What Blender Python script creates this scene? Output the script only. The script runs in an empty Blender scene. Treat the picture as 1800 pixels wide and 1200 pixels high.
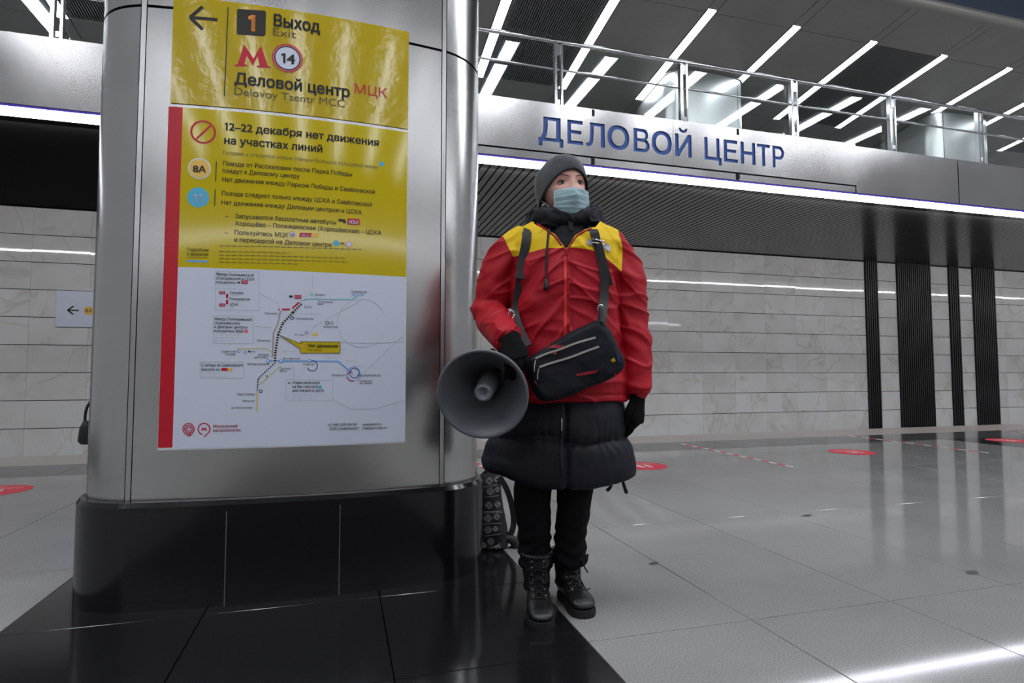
import bpy, bmesh, math, random
from mathutils import Vector, Matrix, noise
from mathutils.bvhtree import BVHTree
from mathutils.geometry import tessellate_polygon
import numpy as np
random.seed(7)
sc = bpy.context.scene
COL = sc.collection
PI = math.pi

# ------------------------------------------------------------------ camera
K = 0.9457                    # station units -> metres
CAMH = 0.92 * K
FPX = 1040.0
PITCH = math.radians(3.06)
YAW = math.radians(16.1)      # the platform runs along +X, the far wall is at +Y
cam_d = bpy.data.cameras.new('camera')
cam = bpy.data.objects.new('camera', cam_d)
COL.objects.link(cam)
cam_d.sensor_width = 36.0
cam_d.lens = FPX / 1800.0 * 36.0
cam_d.clip_start = 0.05
cam_d.clip_end = 200
cam.location = (0, 0, CAMH)
cam.rotation_euler = (PI / 2 + PITCH, 0, -YAW)
sc.camera = cam

# ------------------------------------------------------------------ world, light, exposure
w = bpy.data.worlds.new('world')
sc.world = w
w.use_nodes = True
w.node_tree.nodes['Background'].inputs[0].default_value = (0.9, 0.93, 1.0, 1)
w.node_tree.nodes['Background'].inputs[1].default_value = 0.25
sc.view_settings.view_transform = 'Standard'
sc.view_settings.look = 'None'
sc.view_settings.gamma = 1.0
sc.view_settings.exposure = 0.22
sc.view_settings.use_curve_mapping = False
LED_E = 9.0                   # strip along the balcony edge
LAMP_E = 11.0                 # long luminaires of the upper ceiling
HALL_E = 34.0                 # luminaires of the central hall ceiling
try:
    sc.cycles.use_denoising = True
    sc.cycles.max_bounces = 8
    sc.cycles.diffuse_bounces = 4
    sc.cycles.glossy_bounces = 4
    sc.cycles.transmission_bounces = 6
    sc.cycles.sample_clamp_indirect = 4.0
    sc.cycles.caustics_reflective = False
    sc.cycles.caustics_refractive = False
except Exception:
    pass


def area(name, loc, rot, sx, sy, power, color=(1, 1, 1)):
    l = bpy.data.lights.new(name, 'AREA')
    l.shape = 'RECTANGLE'
    l.size = sx
    l.size_y = sy
    l.energy = power
    l.color = color
    o = bpy.data.objects.new(name, l)
    o.location = loc
    o.rotation_euler = rot
    COL.objects.link(o)
    return o


# added slim area lights under both balcony edges, to brighten the trackside walls
area('wall_fill_light', (8.0, 7.17, 3.43), (math.radians(58), 0, 0), 34, 0.02, 190, (0.98, 0.98, 1.0))
area('wall_fill_light', (5.0, -7.17, 3.43), (math.radians(-58), 0, 0), 28, 0.02, 70, (0.98, 0.98, 1.0))


# ------------------------------------------------------------------ materials
def lin(c):
    c = c / 255.0
    return c / 12.92 if c <= 0.04045 else ((c + 0.055) / 1.055) ** 2.4


def rgb(r, g, b):
    return (lin(r), lin(g), lin(b), 1)


def mat(name, col, rough=0.5, metal=0.0, spec=0.5, noise_s=0, noise_a=0.0, bump=0.0, bump_s=50, coat=0.0,
        coat_r=0.1, emit=None, emit_s=0, sheen=0.0, aniso=0.0, stretch=(1, 1, 1), rough_var=0.0, detail=4):
    m = bpy.data.materials.new(name)
    m.use_nodes = True
    nt = m.node_tree
    b = nt.nodes['Principled BSDF']
    b.inputs['Base Color'].default_value = col
    b.inputs['Roughness'].default_value = rough
    b.inputs['Metallic'].default_value = metal
    b.inputs['Specular IOR Level'].default_value = spec
    b.inputs['Coat Weight'].default_value = coat
    b.inputs['Coat Roughness'].default_value = coat_r
    b.inputs['Sheen Weight'].default_value = sheen
    if aniso:
        b.inputs['Anisotropic'].default_value = aniso
    if emit:
        b.inputs['Emission Color'].default_value = emit
        b.inputs['Emission Strength'].default_value = emit_s
    tc = None
    if noise_s or bump:
        tc = nt.nodes.new('ShaderNodeTexCoord')
        mp = nt.nodes.new('ShaderNodeMapping')
        mp.inputs['Scale'].default_value = stretch
        nt.links.new(tc.outputs['Object'], mp.inputs['Vector'])
    if noise_s:
        n = nt.nodes.new('ShaderNodeTexNoise')
        n.inputs['Scale'].default_value = noise_s
        n.inputs['Detail'].default_value = detail
        nt.links.new(mp.outputs[0], n.inputs['Vector'])
        r = nt.nodes.new('ShaderNodeValToRGB')
        c0 = tuple(max(0, v * (1 - noise_a)) for v in col[:3]) + (1,)
        c1 = tuple(min(1, v * (1 + noise_a)) for v in col[:3]) + (1,)
        r.color_ramp.elements[0].position = 0.3
        r.color_ramp.elements[1].position = 0.7
        r.color_ramp.elements[0].color = c0
        r.color_ramp.elements[1].color = c1
        nt.links.new(n.outputs['Fac'], r.inputs['Fac'])
        nt.links.new(r.outputs['Color'], b.inputs['Base Color'])
        if rough_var:
            mr = nt.nodes.new('ShaderNodeMapRange')
            mr.inputs['To Min'].default_value = max(0.02, rough - rough_var)
            mr.inputs['To Max'].default_value = rough + rough_var
            nt.links.new(n.outputs['Fac'], mr.inputs['Value'])
            nt.links.new(mr.outputs[0], b.inputs['Roughness'])
    if bump:
        n2 = nt.nodes.new('ShaderNodeTexNoise')
        n2.inputs['Scale'].default_value = bump_s
        n2.inputs['Detail'].default_value = 3 if bump_s > 5 else 0
        nt.links.new(mp.outputs[0], n2.inputs['Vector'])
        bp = nt.nodes.new('ShaderNodeBump')
        bp.inputs['Strength'].default_value = 1.0
        bp.inputs['Distance'].default_value = bump
        nt.links.new(n2.outputs['Fac'], bp.inputs['Height'])
        nt.links.new(bp.outputs['Normal'], b.inputs['Normal'])
    return m


def granite(name, base, spk, rough, amt=0.5, scale=160, var=0.06):
    m = mat(name, base, rough, spec=0.5)
    nt = m.node_tree
    b = nt.nodes['Principled BSDF']
    tc = nt.nodes.new('ShaderNodeTexCoord')
    geo = nt.nodes.new('ShaderNodeNewGeometry')
    v = nt.nodes.new('ShaderNodeTexNoise')
    v.inputs['Scale'].default_value = scale
    v.inputs['Detail'].default_value = 4
    nt.links.new(geo.outputs['Position'], v.inputs['Vector'])
    r = nt.nodes.new('ShaderNodeValToRGB')
    r.color_ramp.elements[0].position = 0.38
    r.color_ramp.elements[1].position = 0.62
    r.color_ramp.elements[0].color = spk
    r.color_ramp.elements[1].color = base
    nt.links.new(v.outputs['Fac'], r.inputs['Fac'])
    big = nt.nodes.new('ShaderNodeTexNoise')
    big.inputs['Scale'].default_value = 1.3
    big.inputs['Detail'].default_value = 5
    nt.links.new(geo.outputs['Position'], big.inputs['Vector'])
    mx = nt.nodes.new('ShaderNodeMix')
    mx.data_type = 'RGBA'
    mx.blend_type = 'MULTIPLY'
    mx.inputs['Factor'].default_value = amt
    nt.links.new(r.outputs['Color'], mx.inputs['A'])
    nt.links.new(big.outputs['Color'], mx.inputs['B'])
    cr = nt.nodes.new('ShaderNodeValToRGB')
    cr.color_ramp.elements[0].position = 0.3
    cr.color_ramp.elements[1].position = 0.75
    cr.color_ramp.elements[0].color = (0.62, 0.62, 0.62, 1)
    cr.color_ramp.elements[1].color = (1, 1, 1, 1)
    nt.links.new(big.outputs['Fac'], cr.inputs['Fac'])
    nt.links.new(cr.outputs['Color'], mx.inputs['B'])
    nt.links.new(mx.outputs['Result'], b.inputs['Base Color'])
    mr = nt.nodes.new('ShaderNodeMapRange')
    mr.inputs['To Min'].default_value = max(0.02, rough - var)
    mr.inputs['To Max'].default_value = rough + var
    nt.links.new(big.outputs['Fac'], mr.inputs['Value'])
    nt.links.new(mr.outputs[0], b.inputs['Roughness'])
    return m


def marble(name, base, vein, rough):
    m = mat(name, base, rough, spec=0.5)
    nt = m.node_tree
    b = nt.nodes['Principled BSDF']
    geo = nt.nodes.new('ShaderNodeNewGeometry')
    oi = nt.nodes.new('ShaderNodeObjectInfo')
    va = nt.nodes.new('ShaderNodeVectorMath')
    va.operation = 'SCALE'
    va.inputs['Scale'].default_value = 1.0
    cx = nt.nodes.new('ShaderNodeCombineXYZ')
    ml = nt.nodes.new('ShaderNodeMath')
    ml.operation = 'MULTIPLY'
    ml.inputs[1].default_value = 23.0
    nt.links.new(oi.outputs['Random'], ml.inputs[0])
    nt.links.new(ml.outputs[0], cx.inputs[0])
    nt.links.new(ml.outputs[0], cx.inputs[2])
    ad = nt.nodes.new('ShaderNodeVectorMath')
    ad.operation = 'ADD'
    nt.links.new(geo.outputs['Position'], ad.inputs[0])
    nt.links.new(cx.outputs[0], ad.inputs[1])
    n = nt.nodes.new('ShaderNodeTexNoise')
    n.inputs['Scale'].default_value = 0.55
    n.inputs['Detail'].default_value = 5
    n.inputs['Distortion'].default_value = 1.6
    nt.links.new(ad.outputs[0], n.inputs['Vector'])
    r = nt.nodes.new('ShaderNodeValToRGB')
    e = r.color_ramp.elements
    e[0].position = 0.0
    e[0].color = base
    e[1].position = 1.0
    e[1].color = base
    a = e.new(0.485); a.color = base
    a = e.new(0.5); a.color = vein
    a = e.new(0.515); a.color = base
    nt.links.new(n.outputs['Fac'], r.inputs['Fac'])
    n2 = nt.nodes.new('ShaderNodeTexNoise')
    n2.inputs['Scale'].default_value = 1.7
    n2.inputs['Detail'].default_value = 5
    nt.links.new(ad.outputs[0], n2.inputs['Vector'])
    r2 = nt.nodes.new('ShaderNodeValToRGB')
    r2.color_ramp.elements[0].position = 0.35
    r2.color_ramp.elements[1].position = 0.6
    r2.color_ramp.elements[0].color = (0.90, 0.885, 0.86, 1)
    r2.color_ramp.elements[1].color = (1, 1, 1, 1)
    nt.links.new(n2.outputs['Fac'], r2.inputs['Fac'])
    mx = nt.nodes.new('ShaderNodeMix')
    mx.data_type = 'RGBA'
    mx.blend_type = 'MULTIPLY'
    mx.inputs['Factor'].default_value = 1.0
    nt.links.new(r.outputs['Color'], mx.inputs['A'])
    nt.links.new(r2.outputs['Color'], mx.inputs['B'])
    # each tile has its own tone
    hs = nt.nodes.new('ShaderNodeHueSaturation')
    mr = nt.nodes.new('ShaderNodeMapRange')
    mr.inputs['To Min'].default_value = 0.95
    mr.inputs['To Max'].default_value = 1.03
    nt.links.new(oi.outputs['Random'], mr.inputs['Value'])
    nt.links.new(mr.outputs[0], hs.inputs['Value'])
    nt.links.new(mx.outputs['Result'], hs.inputs['Color'])
    nt.links.new(hs.outputs['Color'], b.inputs['Base Color'])
    return m


M = {}
M['granite'] = granite('grey_granite', (0.37, 0.367, 0.355, 1), (0.255, 0.252, 0.244, 1), 0.06, scale=210, var=0.02)
M['granite_dark'] = granite('dark_grey_granite', (0.11, 0.11, 0.112, 1), (0.07, 0.07, 0.07, 1), 0.1, var=0.03)
M['granite_pale'] = granite('pale_pink_granite', (0.50, 0.44, 0.40, 1), (0.38, 0.33, 0.30, 1), 0.3)
M['black_stone'] = granite('black_stone', (0.012, 0.012, 0.014, 1), (0.008, 0.008, 0.01, 1), 0.13, var=0.05)
M['black_base'] = granite('black_base_stone', (0.010, 0.010, 0.011, 1), (0.006, 0.006, 0.007, 1), 0.16, var=0.04)
M['joint'] = mat('joint_grout', (0.10, 0.10, 0.10, 1), 0.8)
M['marble'] = marble('marble', (0.66, 0.655, 0.645, 1), (0.56, 0.54, 0.51, 1), 0.035)
M['joint_black'] = mat('dark_joint', (0.015, 0.015, 0.015, 1), 0.8)
M['rib'] = mat('ribbed_black', (0.012, 0.012, 0.012, 1), 0.5)
M['slat'] = mat('slat_metal', (0.11, 0.108, 0.104, 1), 0.20, metal=0.75, noise_s=3, noise_a=0.06)
M['soffit_black'] = mat('soffit_black', (0.003, 0.003, 0.003, 1), 0.8, spec=0.1)
M['steel'] = mat('brushed_steel', (0.55, 0.545, 0.535, 1), 0.23, metal=1.0, noise_s=1.3, noise_a=0.06, rough_var=0.07,
                 stretch=(1, 1, 2.2), detail=2)
M['steel_upper'] = mat('upper_column_steel', (0.74, 0.75, 0.74, 1), 0.30, metal=0.6)
M['steel_fascia'] = mat('fascia_steel', (0.47, 0.46, 0.46, 1), 0.22, metal=1.0, noise_s=0.9, noise_a=0.08, rough_var=0.08, detail=2)
M['chrome'] = mat('polished_steel', (0.72, 0.72, 0.73, 1), 0.12, metal=1.0)
M['steel_strip'] = mat('joint_strip_steel', (0.60, 0.60, 0.60, 1), 0.25, metal=1.0)
M['ceil'] = mat('upper_ceiling_panel', (0.30, 0.29, 0.265, 1), 0.42, metal=0.3, noise_s=2, noise_a=0.05)
M['grille'] = mat('ceiling_grille', (0.20, 0.20, 0.20, 1), 0.4, metal=0.5)
M['atrium'] = mat('atrium_panel', (0.045, 0.065, 0.10, 1), 0.4)
M['concrete'] = mat('dark_track_bed', (0.03, 0.03, 0.03, 1), 0.9)
M['balcony_floor'] = mat('balcony_floor', (0.5, 0.5, 0.5, 1), 0.5)
M['lamp'] = mat('lamp_diffuser', (0.9, 0.9, 0.9, 1), 0.5, emit=(0.90, 0.92, 1.0, 1), emit_s=LAMP_E)
M['hall_lamp'] = mat('hall_lamp_diffuser', (0.9, 0.9, 0.9, 1), 0.5, emit=(0.92, 0.95, 1.0, 1), emit_s=HALL_E)
M['led'] = mat('led_diffuser', (0.9, 0.9, 0.9, 1), 0.5, emit=(0.90, 0.90, 1.0, 1), emit_s=LED_E)
M['lamp_body'] = mat('lamp_housing', (0.05, 0.05, 0.08, 1), 0.5)
M['violet_fringe'] = mat('led_fringe_violet', rgb(84, 66, 200), 0.5)  # colour of the lens fringe above the LED strip
M['blue'] = mat('blue_letter_enamel', rgb(34, 82, 165), 0.45)
M['yellow_film'] = mat('yellow_film', rgb(190, 166, 0), 0.12, spec=0.7, bump=0.0010, bump_s=20, coat=0.25, coat_r=0.05)
M['yellow_print'] = mat('yellow_print', rgb(200, 180, 10), 0.10, spec=0.7, bump=0.0006, bump_s=5)
M['white_print'] = mat('white_print', rgb(206, 212, 228), 0.3)
M['red_print'] = mat('red_print', rgb(190, 14, 38), 0.28)
M['black_print'] = mat('black_print', rgb(34, 30, 22), 0.3)
M['grey_print'] = mat('grey_print', rgb(84, 78, 34), 0.3)
M['grey_print2'] = mat('grey_map_print', rgb(120, 124, 134), 0.35)
M['pale_print'] = mat('pale_map_print', rgb(190, 195, 205), 0.35)
M['orange_print'] = mat('orange_print', rgb(240, 150, 60), 0.3)
M['pink_print'] = mat('pink_print', rgb(222, 120, 140), 0.3)
M['sky_print'] = mat('sky_blue_print', rgb(80, 178, 214), 0.3)
M['line_blue'] = mat('line_blue_print', rgb(110, 165, 225), 0.35)
M['navy_print'] = mat('navy_print', rgb(40, 60, 130), 0.35)
M['teal_print'] = mat('teal_print', rgb(110, 190, 200), 0.35)
M['brown_print'] = mat('faded_brown_print', rgb(172, 158, 160), 0.35)
M['khaki_print'] = mat('khaki_print', rgb(205, 200, 130), 0.35)
M['orange_badge'] = mat('orange_badge', rgb(232, 190, 90), 0.3)
M['film_clear'] = mat('paper_white', rgb(215, 215, 215), 0.3)
M['sticker_red'] = mat('sticker_red', rgb(226, 50, 70), 0.4)
M['sticker_white'] = mat('sticker_white', rgb(235, 225, 225), 0.45)
# person
M['skin'] = mat('skin', rgb(238, 186, 168), 0.5, noise_s=60, noise_a=0.06)
M['red_cloth'] = mat('red_nylon', rgb(164, 7, 30), 0.6, spec=0.3, bump=0.0012, bump_s=30)
M['yellow_cloth'] = mat('yellow_nylon', rgb(226, 188, 8), 0.6, spec=0.3, bump=0.0012, bump_s=30)
M['navy'] = mat('navy_nylon', rgb(14, 15, 27), 0.6, spec=0.3, bump=0.0012, bump_s=34)
M['trousers'] = mat('black_trousers', rgb(12, 12, 14), 0.85, spec=0.2, bump=0.001, bump_s=80)
M['glove'] = mat('black_knit', rgb(9, 9, 10), 0.95, spec=0.15, bump=0.001, bump_s=220)
M['leather'] = mat('black_leather', rgb(24, 24, 25), 0.38, bump=0.0006, bump_s=160)
M['rubber'] = mat('black_rubber', rgb(17, 17, 17), 0.7)
M['hat'] = mat('grey_knit', rgb(66, 70, 75), 0.9, bump=0.0006, bump_s=320, sheen=0.3)
M['hat_in'] = mat('hat_rim', rgb(52, 54, 58), 0.9, bump=0.0006, bump_s=320)
M['mask'] = mat('mask_blue', rgb(205, 234, 240), 0.75)
M['mask_white'] = mat('mask_edge', rgb(205, 212, 220), 0.7)
M['strap'] = mat('black_webbing', rgb(20, 20, 23), 0.6, bump=0.0006, bump_s=300)
M['cord'] = mat('black_cord', rgb(16, 16, 20), 0.7)
M['eye_white'] = mat('eye_white', rgb(205, 196, 194), 0.25)
M['iris'] = mat('iris', rgb(74, 78, 84), 0.2)
M['pupil'] = mat('pupil', rgb(8, 8, 8), 0.15)
M['brow'] = mat('eyebrow', rgb(120, 88, 76), 0.8)
M['lash'] = mat('eyelash', rgb(42, 28, 26), 0.8)
M['lips'] = mat('lips', rgb(170, 100, 95), 0.5)
M['hair'] = mat('hair', rgb(92, 66, 52), 0.6)
M['badge'] = mat('badge_grey', rgb(190, 192, 200), 0.3)
M['zip'] = mat('zip_tape', rgb(212, 40, 30), 0.5)
M['metal_small'] = mat('zip_metal', (0.65, 0.63, 0.58, 1), 0.3, metal=1.0)
M['bag'] = mat('bag_fabric', rgb(13, 14, 24), 0.65, spec=0.25, bump=0.0005, bump_s=120, noise_s=14, noise_a=0.12)
M['bag_red'] = mat('bag_red_print', rgb(170, 30, 45), 0.5)
M['bag_yellow'] = mat('bag_yellow_print', rgb(210, 175, 20), 0.5)
M['bag_orange'] = mat('bag_orange_print', rgb(190, 90, 50), 0.5)
M['bag_blue'] = mat('bag_blue_print', rgb(30, 60, 150), 0.5)
M['horn'] = mat('megaphone_grey', rgb(96, 98, 104), 0.38, noise_s=6, noise_a=0.05)
M['horn_dark'] = mat('megaphone_dark', rgb(20, 20, 22), 0.45)
M['horn_tip'] = mat('megaphone_core', rgb(120, 122, 128), 0.4)
M['pack'] = mat('backpack_fabric', rgb(18, 18, 21), 0.75, bump=0.001, bump_s=150)
M['pack_white'] = mat('backpack_print', rgb(150, 150, 156), 0.7)


# ------------------------------------------------------------------ object helpers
MATW = {}


def setp(o, label=None, cat=None, group=None, kind=None):
    if label: o['label'] = label
    if cat: o['category'] = cat
    if group: o['group'] = group
    if kind: o['kind'] = kind
    return o


def thing(name, label, cat, loc=(0, 0, 0), rz=0.0, group=None, kind=None):
    o = bpy.data.objects.new(name, None)
    o.empty_display_size = 0.1
    COL.objects.link(o)
    o.location = loc
    o.rotation_euler = (0, 0, rz)
    MATW[o.name] = Matrix.Translation(loc) @ Matrix.Rotation(rz, 4, 'Z')
    return setp(o, label, cat, group, kind)


def mw(o):
    return MATW.get(o.name, Matrix.Identity(4)) if o else Matrix.Identity(4)


def link(name, me, mats, parent=None, loc=None, smooth=False):
    o = bpy.data.objects.new(name, me)
    if not isinstance(mats, (list, tuple)):
        mats = [mats]
    if not len(me.materials):
        for m in mats:
            me.materials.append(m)
    COL.objects.link(o)
    if parent:
        o.parent = parent
    if loc is not None:
        o.location = loc
    MATW[o.name] = mw(parent) @ (Matrix.Translation(loc) if loc is not None else Matrix.Identity(4))
    if smooth:
        for p in me.polygons:
            p.use_smooth = True
    return o


def obj(name, bm, mats, parent=None, smooth=False, world=True, sharp=None):
    """bm in world metres (or already local when world=False)"""
    if isinstance(bm, tuple):
        me = bpy.data.meshes.new(name)
        me.from_pydata([tuple(v) for v in bm[0]], [], bm[1])
    else:
        me = bpy.data.meshes.new(name)
        bm.to_mesh(me)
        bm.free()
    if world and parent:
        me.transform(mw(parent).inverted())
    me.update()
    o = link(name, me, mats, parent, None, smooth)
    if smooth and sharp:
        try:
            me.set_sharp_from_angle(angle=math.radians(sharp))
        except Exception:
            pass
    return o


def struct(name, bm=None, mats=None, parent=None, **k):
    if bm is None:
        o = bpy.data.objects.new(name, None)
        COL.objects.link(o)
        MATW[o.name] = Matrix.Identity(4)
    else:
        o = obj(name, bm, mats, parent, **k)
    if parent is None:
        o['kind'] = 'structure'
    return o


def box(bm, x0, x1, y0, y1, z0, z1, s=K, bev=0.0):
    r = bmesh.ops.create_cube(bm, size=1.0)
    vs = r['verts']
    for v in vs:
        v.co = Vector(((x0 + x1) / 2 + v.co.x * (x1 - x0), (y0 + y1) / 2 + v.co.y * (y1 - y0),
                       (z0 + z1) / 2 + v.co.z * (z1 - z0))) * s
    if bev:
        es = list({e for v in vs for e in v.link_edges})
        bmesh.ops.bevel(bm, geom=es, offset=bev, segments=2, profile=0.7, affect='EDGES')
    return vs


def bx(*a, s=K, bev=0.0):
    bm = bmesh.new()
    box(bm, *a, s=s, bev=bev)
    return bm


def frames(path):
    P = [Vector(p) for p in path]
    n = len(P)
    T = []
    for i in range(n):
        a = P[max(0, i - 1)]
        b = P[min(n - 1, i + 1)]
        T.append((b - a).normalized())
    up = Vector((0, 0, 1)) if abs(T[0].z) < 0.9 else Vector((0, -1, 0))
    out = []
    N = (up - T[0] * up.dot(T[0])).normalized()
    for i in range(n):
        N = (N - T[i] * N.dot(T[i])).normalized()
        out.append((P[i], T[i], N, T[i].cross(N).normalized()))
    return out


def smooth_path(path, sub=4, vals=None):
    P = [Vector(p) for p in path]
    n = len(P)
    out, vo = [], []
    for i in range(n - 1):
        p0, p1, p2, p3 = P[max(0, i - 1)], P[i], P[i + 1], P[min(n - 1, i + 2)]
        for j in range(sub):
            t = j / sub
            out.append(0.5 * ((2 * p1) + (p2 - p0) * t + (2 * p0 - 5 * p1 + 4 * p2 - p3) * t * t + (3 * p1 - p0 - 3 * p2 + p3) * t ** 3))
            if vals: vo.append(vals[i] * (1 - t) + vals[i + 1] * t)
    out.append(P[-1])
    if vals:
        vo.append(vals[-1])
        return out, vo
    return out


def loft(bm, rings, cap=True, closed=False):
    R = [[bm.verts.new(p) for p in r] for r in rings]
    n = len(R[0])
    m = len(R)
    for i in range(m if closed else m - 1):
        a, b = R[i], R[(i + 1) % m]
        for j in range(n):
            bm.faces.new((a[j], a[(j + 1) % n], b[(j + 1) % n], b[j]))
    if cap and not closed:
        bm.faces.new(list(reversed(R[0])))
        bm.faces.new(R[-1])
    return R


def tube(bm, path, rad, n=12, flat=1.0, sub=0, dome=True):
    """round tube along a path; rad number or list; flat scales the second axis"""
    if not isinstance(rad, (list, tuple)):
        rad = [rad] * len(path)
    if sub:
        path, rad = smooth_path(path, sub, list(rad))
    fr = frames(path)
    if dome:
        p0, t0, n0, b0 = fr[0]
        p1, t1, n1, b1 = fr[-1]
        fr = [(p0 - t0 * rad[0] * 0.7, t0, n0, b0)] + fr + [(p1 + t1 * rad[-1] * 0.7, t1, n1, b1)]
        rad = [rad[0] * 0.55] + list(rad) + [rad[-1] * 0.55]
    rings = []
    for (p, t, nn, bb), r in zip(fr, rad):
        rings.append([p + nn * (math.cos(2 * PI * j / n) * r) + bb * (math.sin(2 * PI * j / n) * r * flat) for j in range(n)])
    loft(bm, rings)


def ering(c, rx, ry, n=40, p=2.0, tilt=0.0):
    out = []
    for j in range(n):
        a = 2 * PI * j / n
        ca, sa = math.cos(a), math.sin(a)
        x = math.copysign(abs(ca) ** (2 / p), ca) * rx
        y = math.copysign(abs(sa) ** (2 / p), sa) * ry
        out.append(Vector((c[0] + x, c[1] + y, c[2] + y * tilt)))
    return out


def remesh(bm, voxel, smooth=0, name='tmp'):
    bmesh.ops.recalc_face_normals(bm, faces=bm.faces)
    me = bpy.data.meshes.new(name)
    bm.to_mesh(me)
    bm.free()
    o = bpy.data.objects.new(name, me)
    COL.objects.link(o)
    r = o.modifiers.new('r', 'REMESH')
    r.mode = 'VOXEL'
    r.voxel_size = voxel
    if smooth:
        s = o.modifiers.new('s', 'SMOOTH')
        s.factor = 0.5
        s.iterations = smooth
    dg = bpy.context.evaluated_depsgraph_get()
    dg.update()
    m2 = bpy.data.meshes.new_from_object(o.evaluated_get(dg))
    bpy.data.objects.remove(o)
    bpy.data.meshes.remove(me)
    out = bmesh.new()
    out.from_mesh(m2)
    bpy.data.meshes.remove(m2)
    return out


def displace(bm, fn):
    bm.normal_update()
    new = [(v, v.co + v.normal * fn(v.co, v.normal)) for v in bm.verts]
    for v, c in new:
        v.co = c
    bm.normal_update()


def split_iso(bm, f, keep_both=True):
    """cut triangles along f=0; returns (inside f>0, outside) bmeshes"""
    bmesh.ops.triangulate(bm, faces=bm.faces)
    bm.verts.ensure_lookup_table()
    V = [v.co.copy() for v in bm.verts]
    F = [f(c) for c in V]
    T = [[v.index for v in fc.verts] for fc in bm.faces]
    bm.free()
    cache = {}

    def cut(a, b):
        k = (min(a, b), max(a, b))
        if k not in cache:
            t = F[a] / (F[a] - F[b])
            V.append(V[a].lerp(V[b], t))
            cache[k] = len(V) - 1
        return cache[k]
    I, O = [], []
    for t in T:
        s = [F[i] > 0 for i in t]
        c = sum(s)
        if c == 3:
            I.append(t)
        elif c == 0:
            O.append(t)
        else:
            k = s.index(True) if c == 1 else s.index(False)
            a, b, d = t[k], t[(k + 1) % 3], t[(k + 2) % 3]
            ab, ad = cut(a, b), cut(a, d)
            one = [[a, ab, ad]]
            two = [[ab, b, d], [ab, d, ad]]
            if c == 1:
                I += one
                O += two
            else:
                O += one
                I += two

    def mk(L):
        used = {}
        vs, fs = [], []
        for t in L:
            r = []
            for i in t:
                if i not in used:
                    used[i] = len(vs)
                    vs.append(V[i])
                r.append(used[i])
            if len(set(r)) == 3:
                fs.append(r)
        b = bmesh.new()
        bv = [b.verts.new(v) for v in vs]
        for r in fs:
            try:
                b.faces.new([bv[i] for i in r])
            except ValueError:
                pass
        return b
    return mk(I), mk(O)


def fbm(p, s, o=3):
    return noise.fractal(Vector(p) * s, 1.0, 2.0, o)


GLYPHS = {}


def inside(p, poly):
    c = False
    n = len(poly)
    for i in range(n):
        a, b = poly[i], poly[(i + 1) % n]
        if (a[1] > p[1]) != (b[1] > p[1]) and p[0] < (b[0] - a[0]) * (p[1] - a[1]) / (b[1] - a[1]) + a[0]:
            c = not c
    return c


def parea(c):
    return sum(c[i][0] * c[(i + 1) % len(c)][1] - c[(i + 1) % len(c)][0] * c[i][1] for i in range(len(c))) / 2


def adv_of(txt):
    cu = bpy.data.curves.new('t', 'FONT')
    cu.body = txt
    o = bpy.data.objects.new('t', cu)
    COL.objects.link(o)
    bpy.context.view_layer.update()
    r = max(c[0] for c in o.bound_box)
    bpy.data.objects.remove(o)
    bpy.data.curves.remove(cu)
    return r


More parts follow.
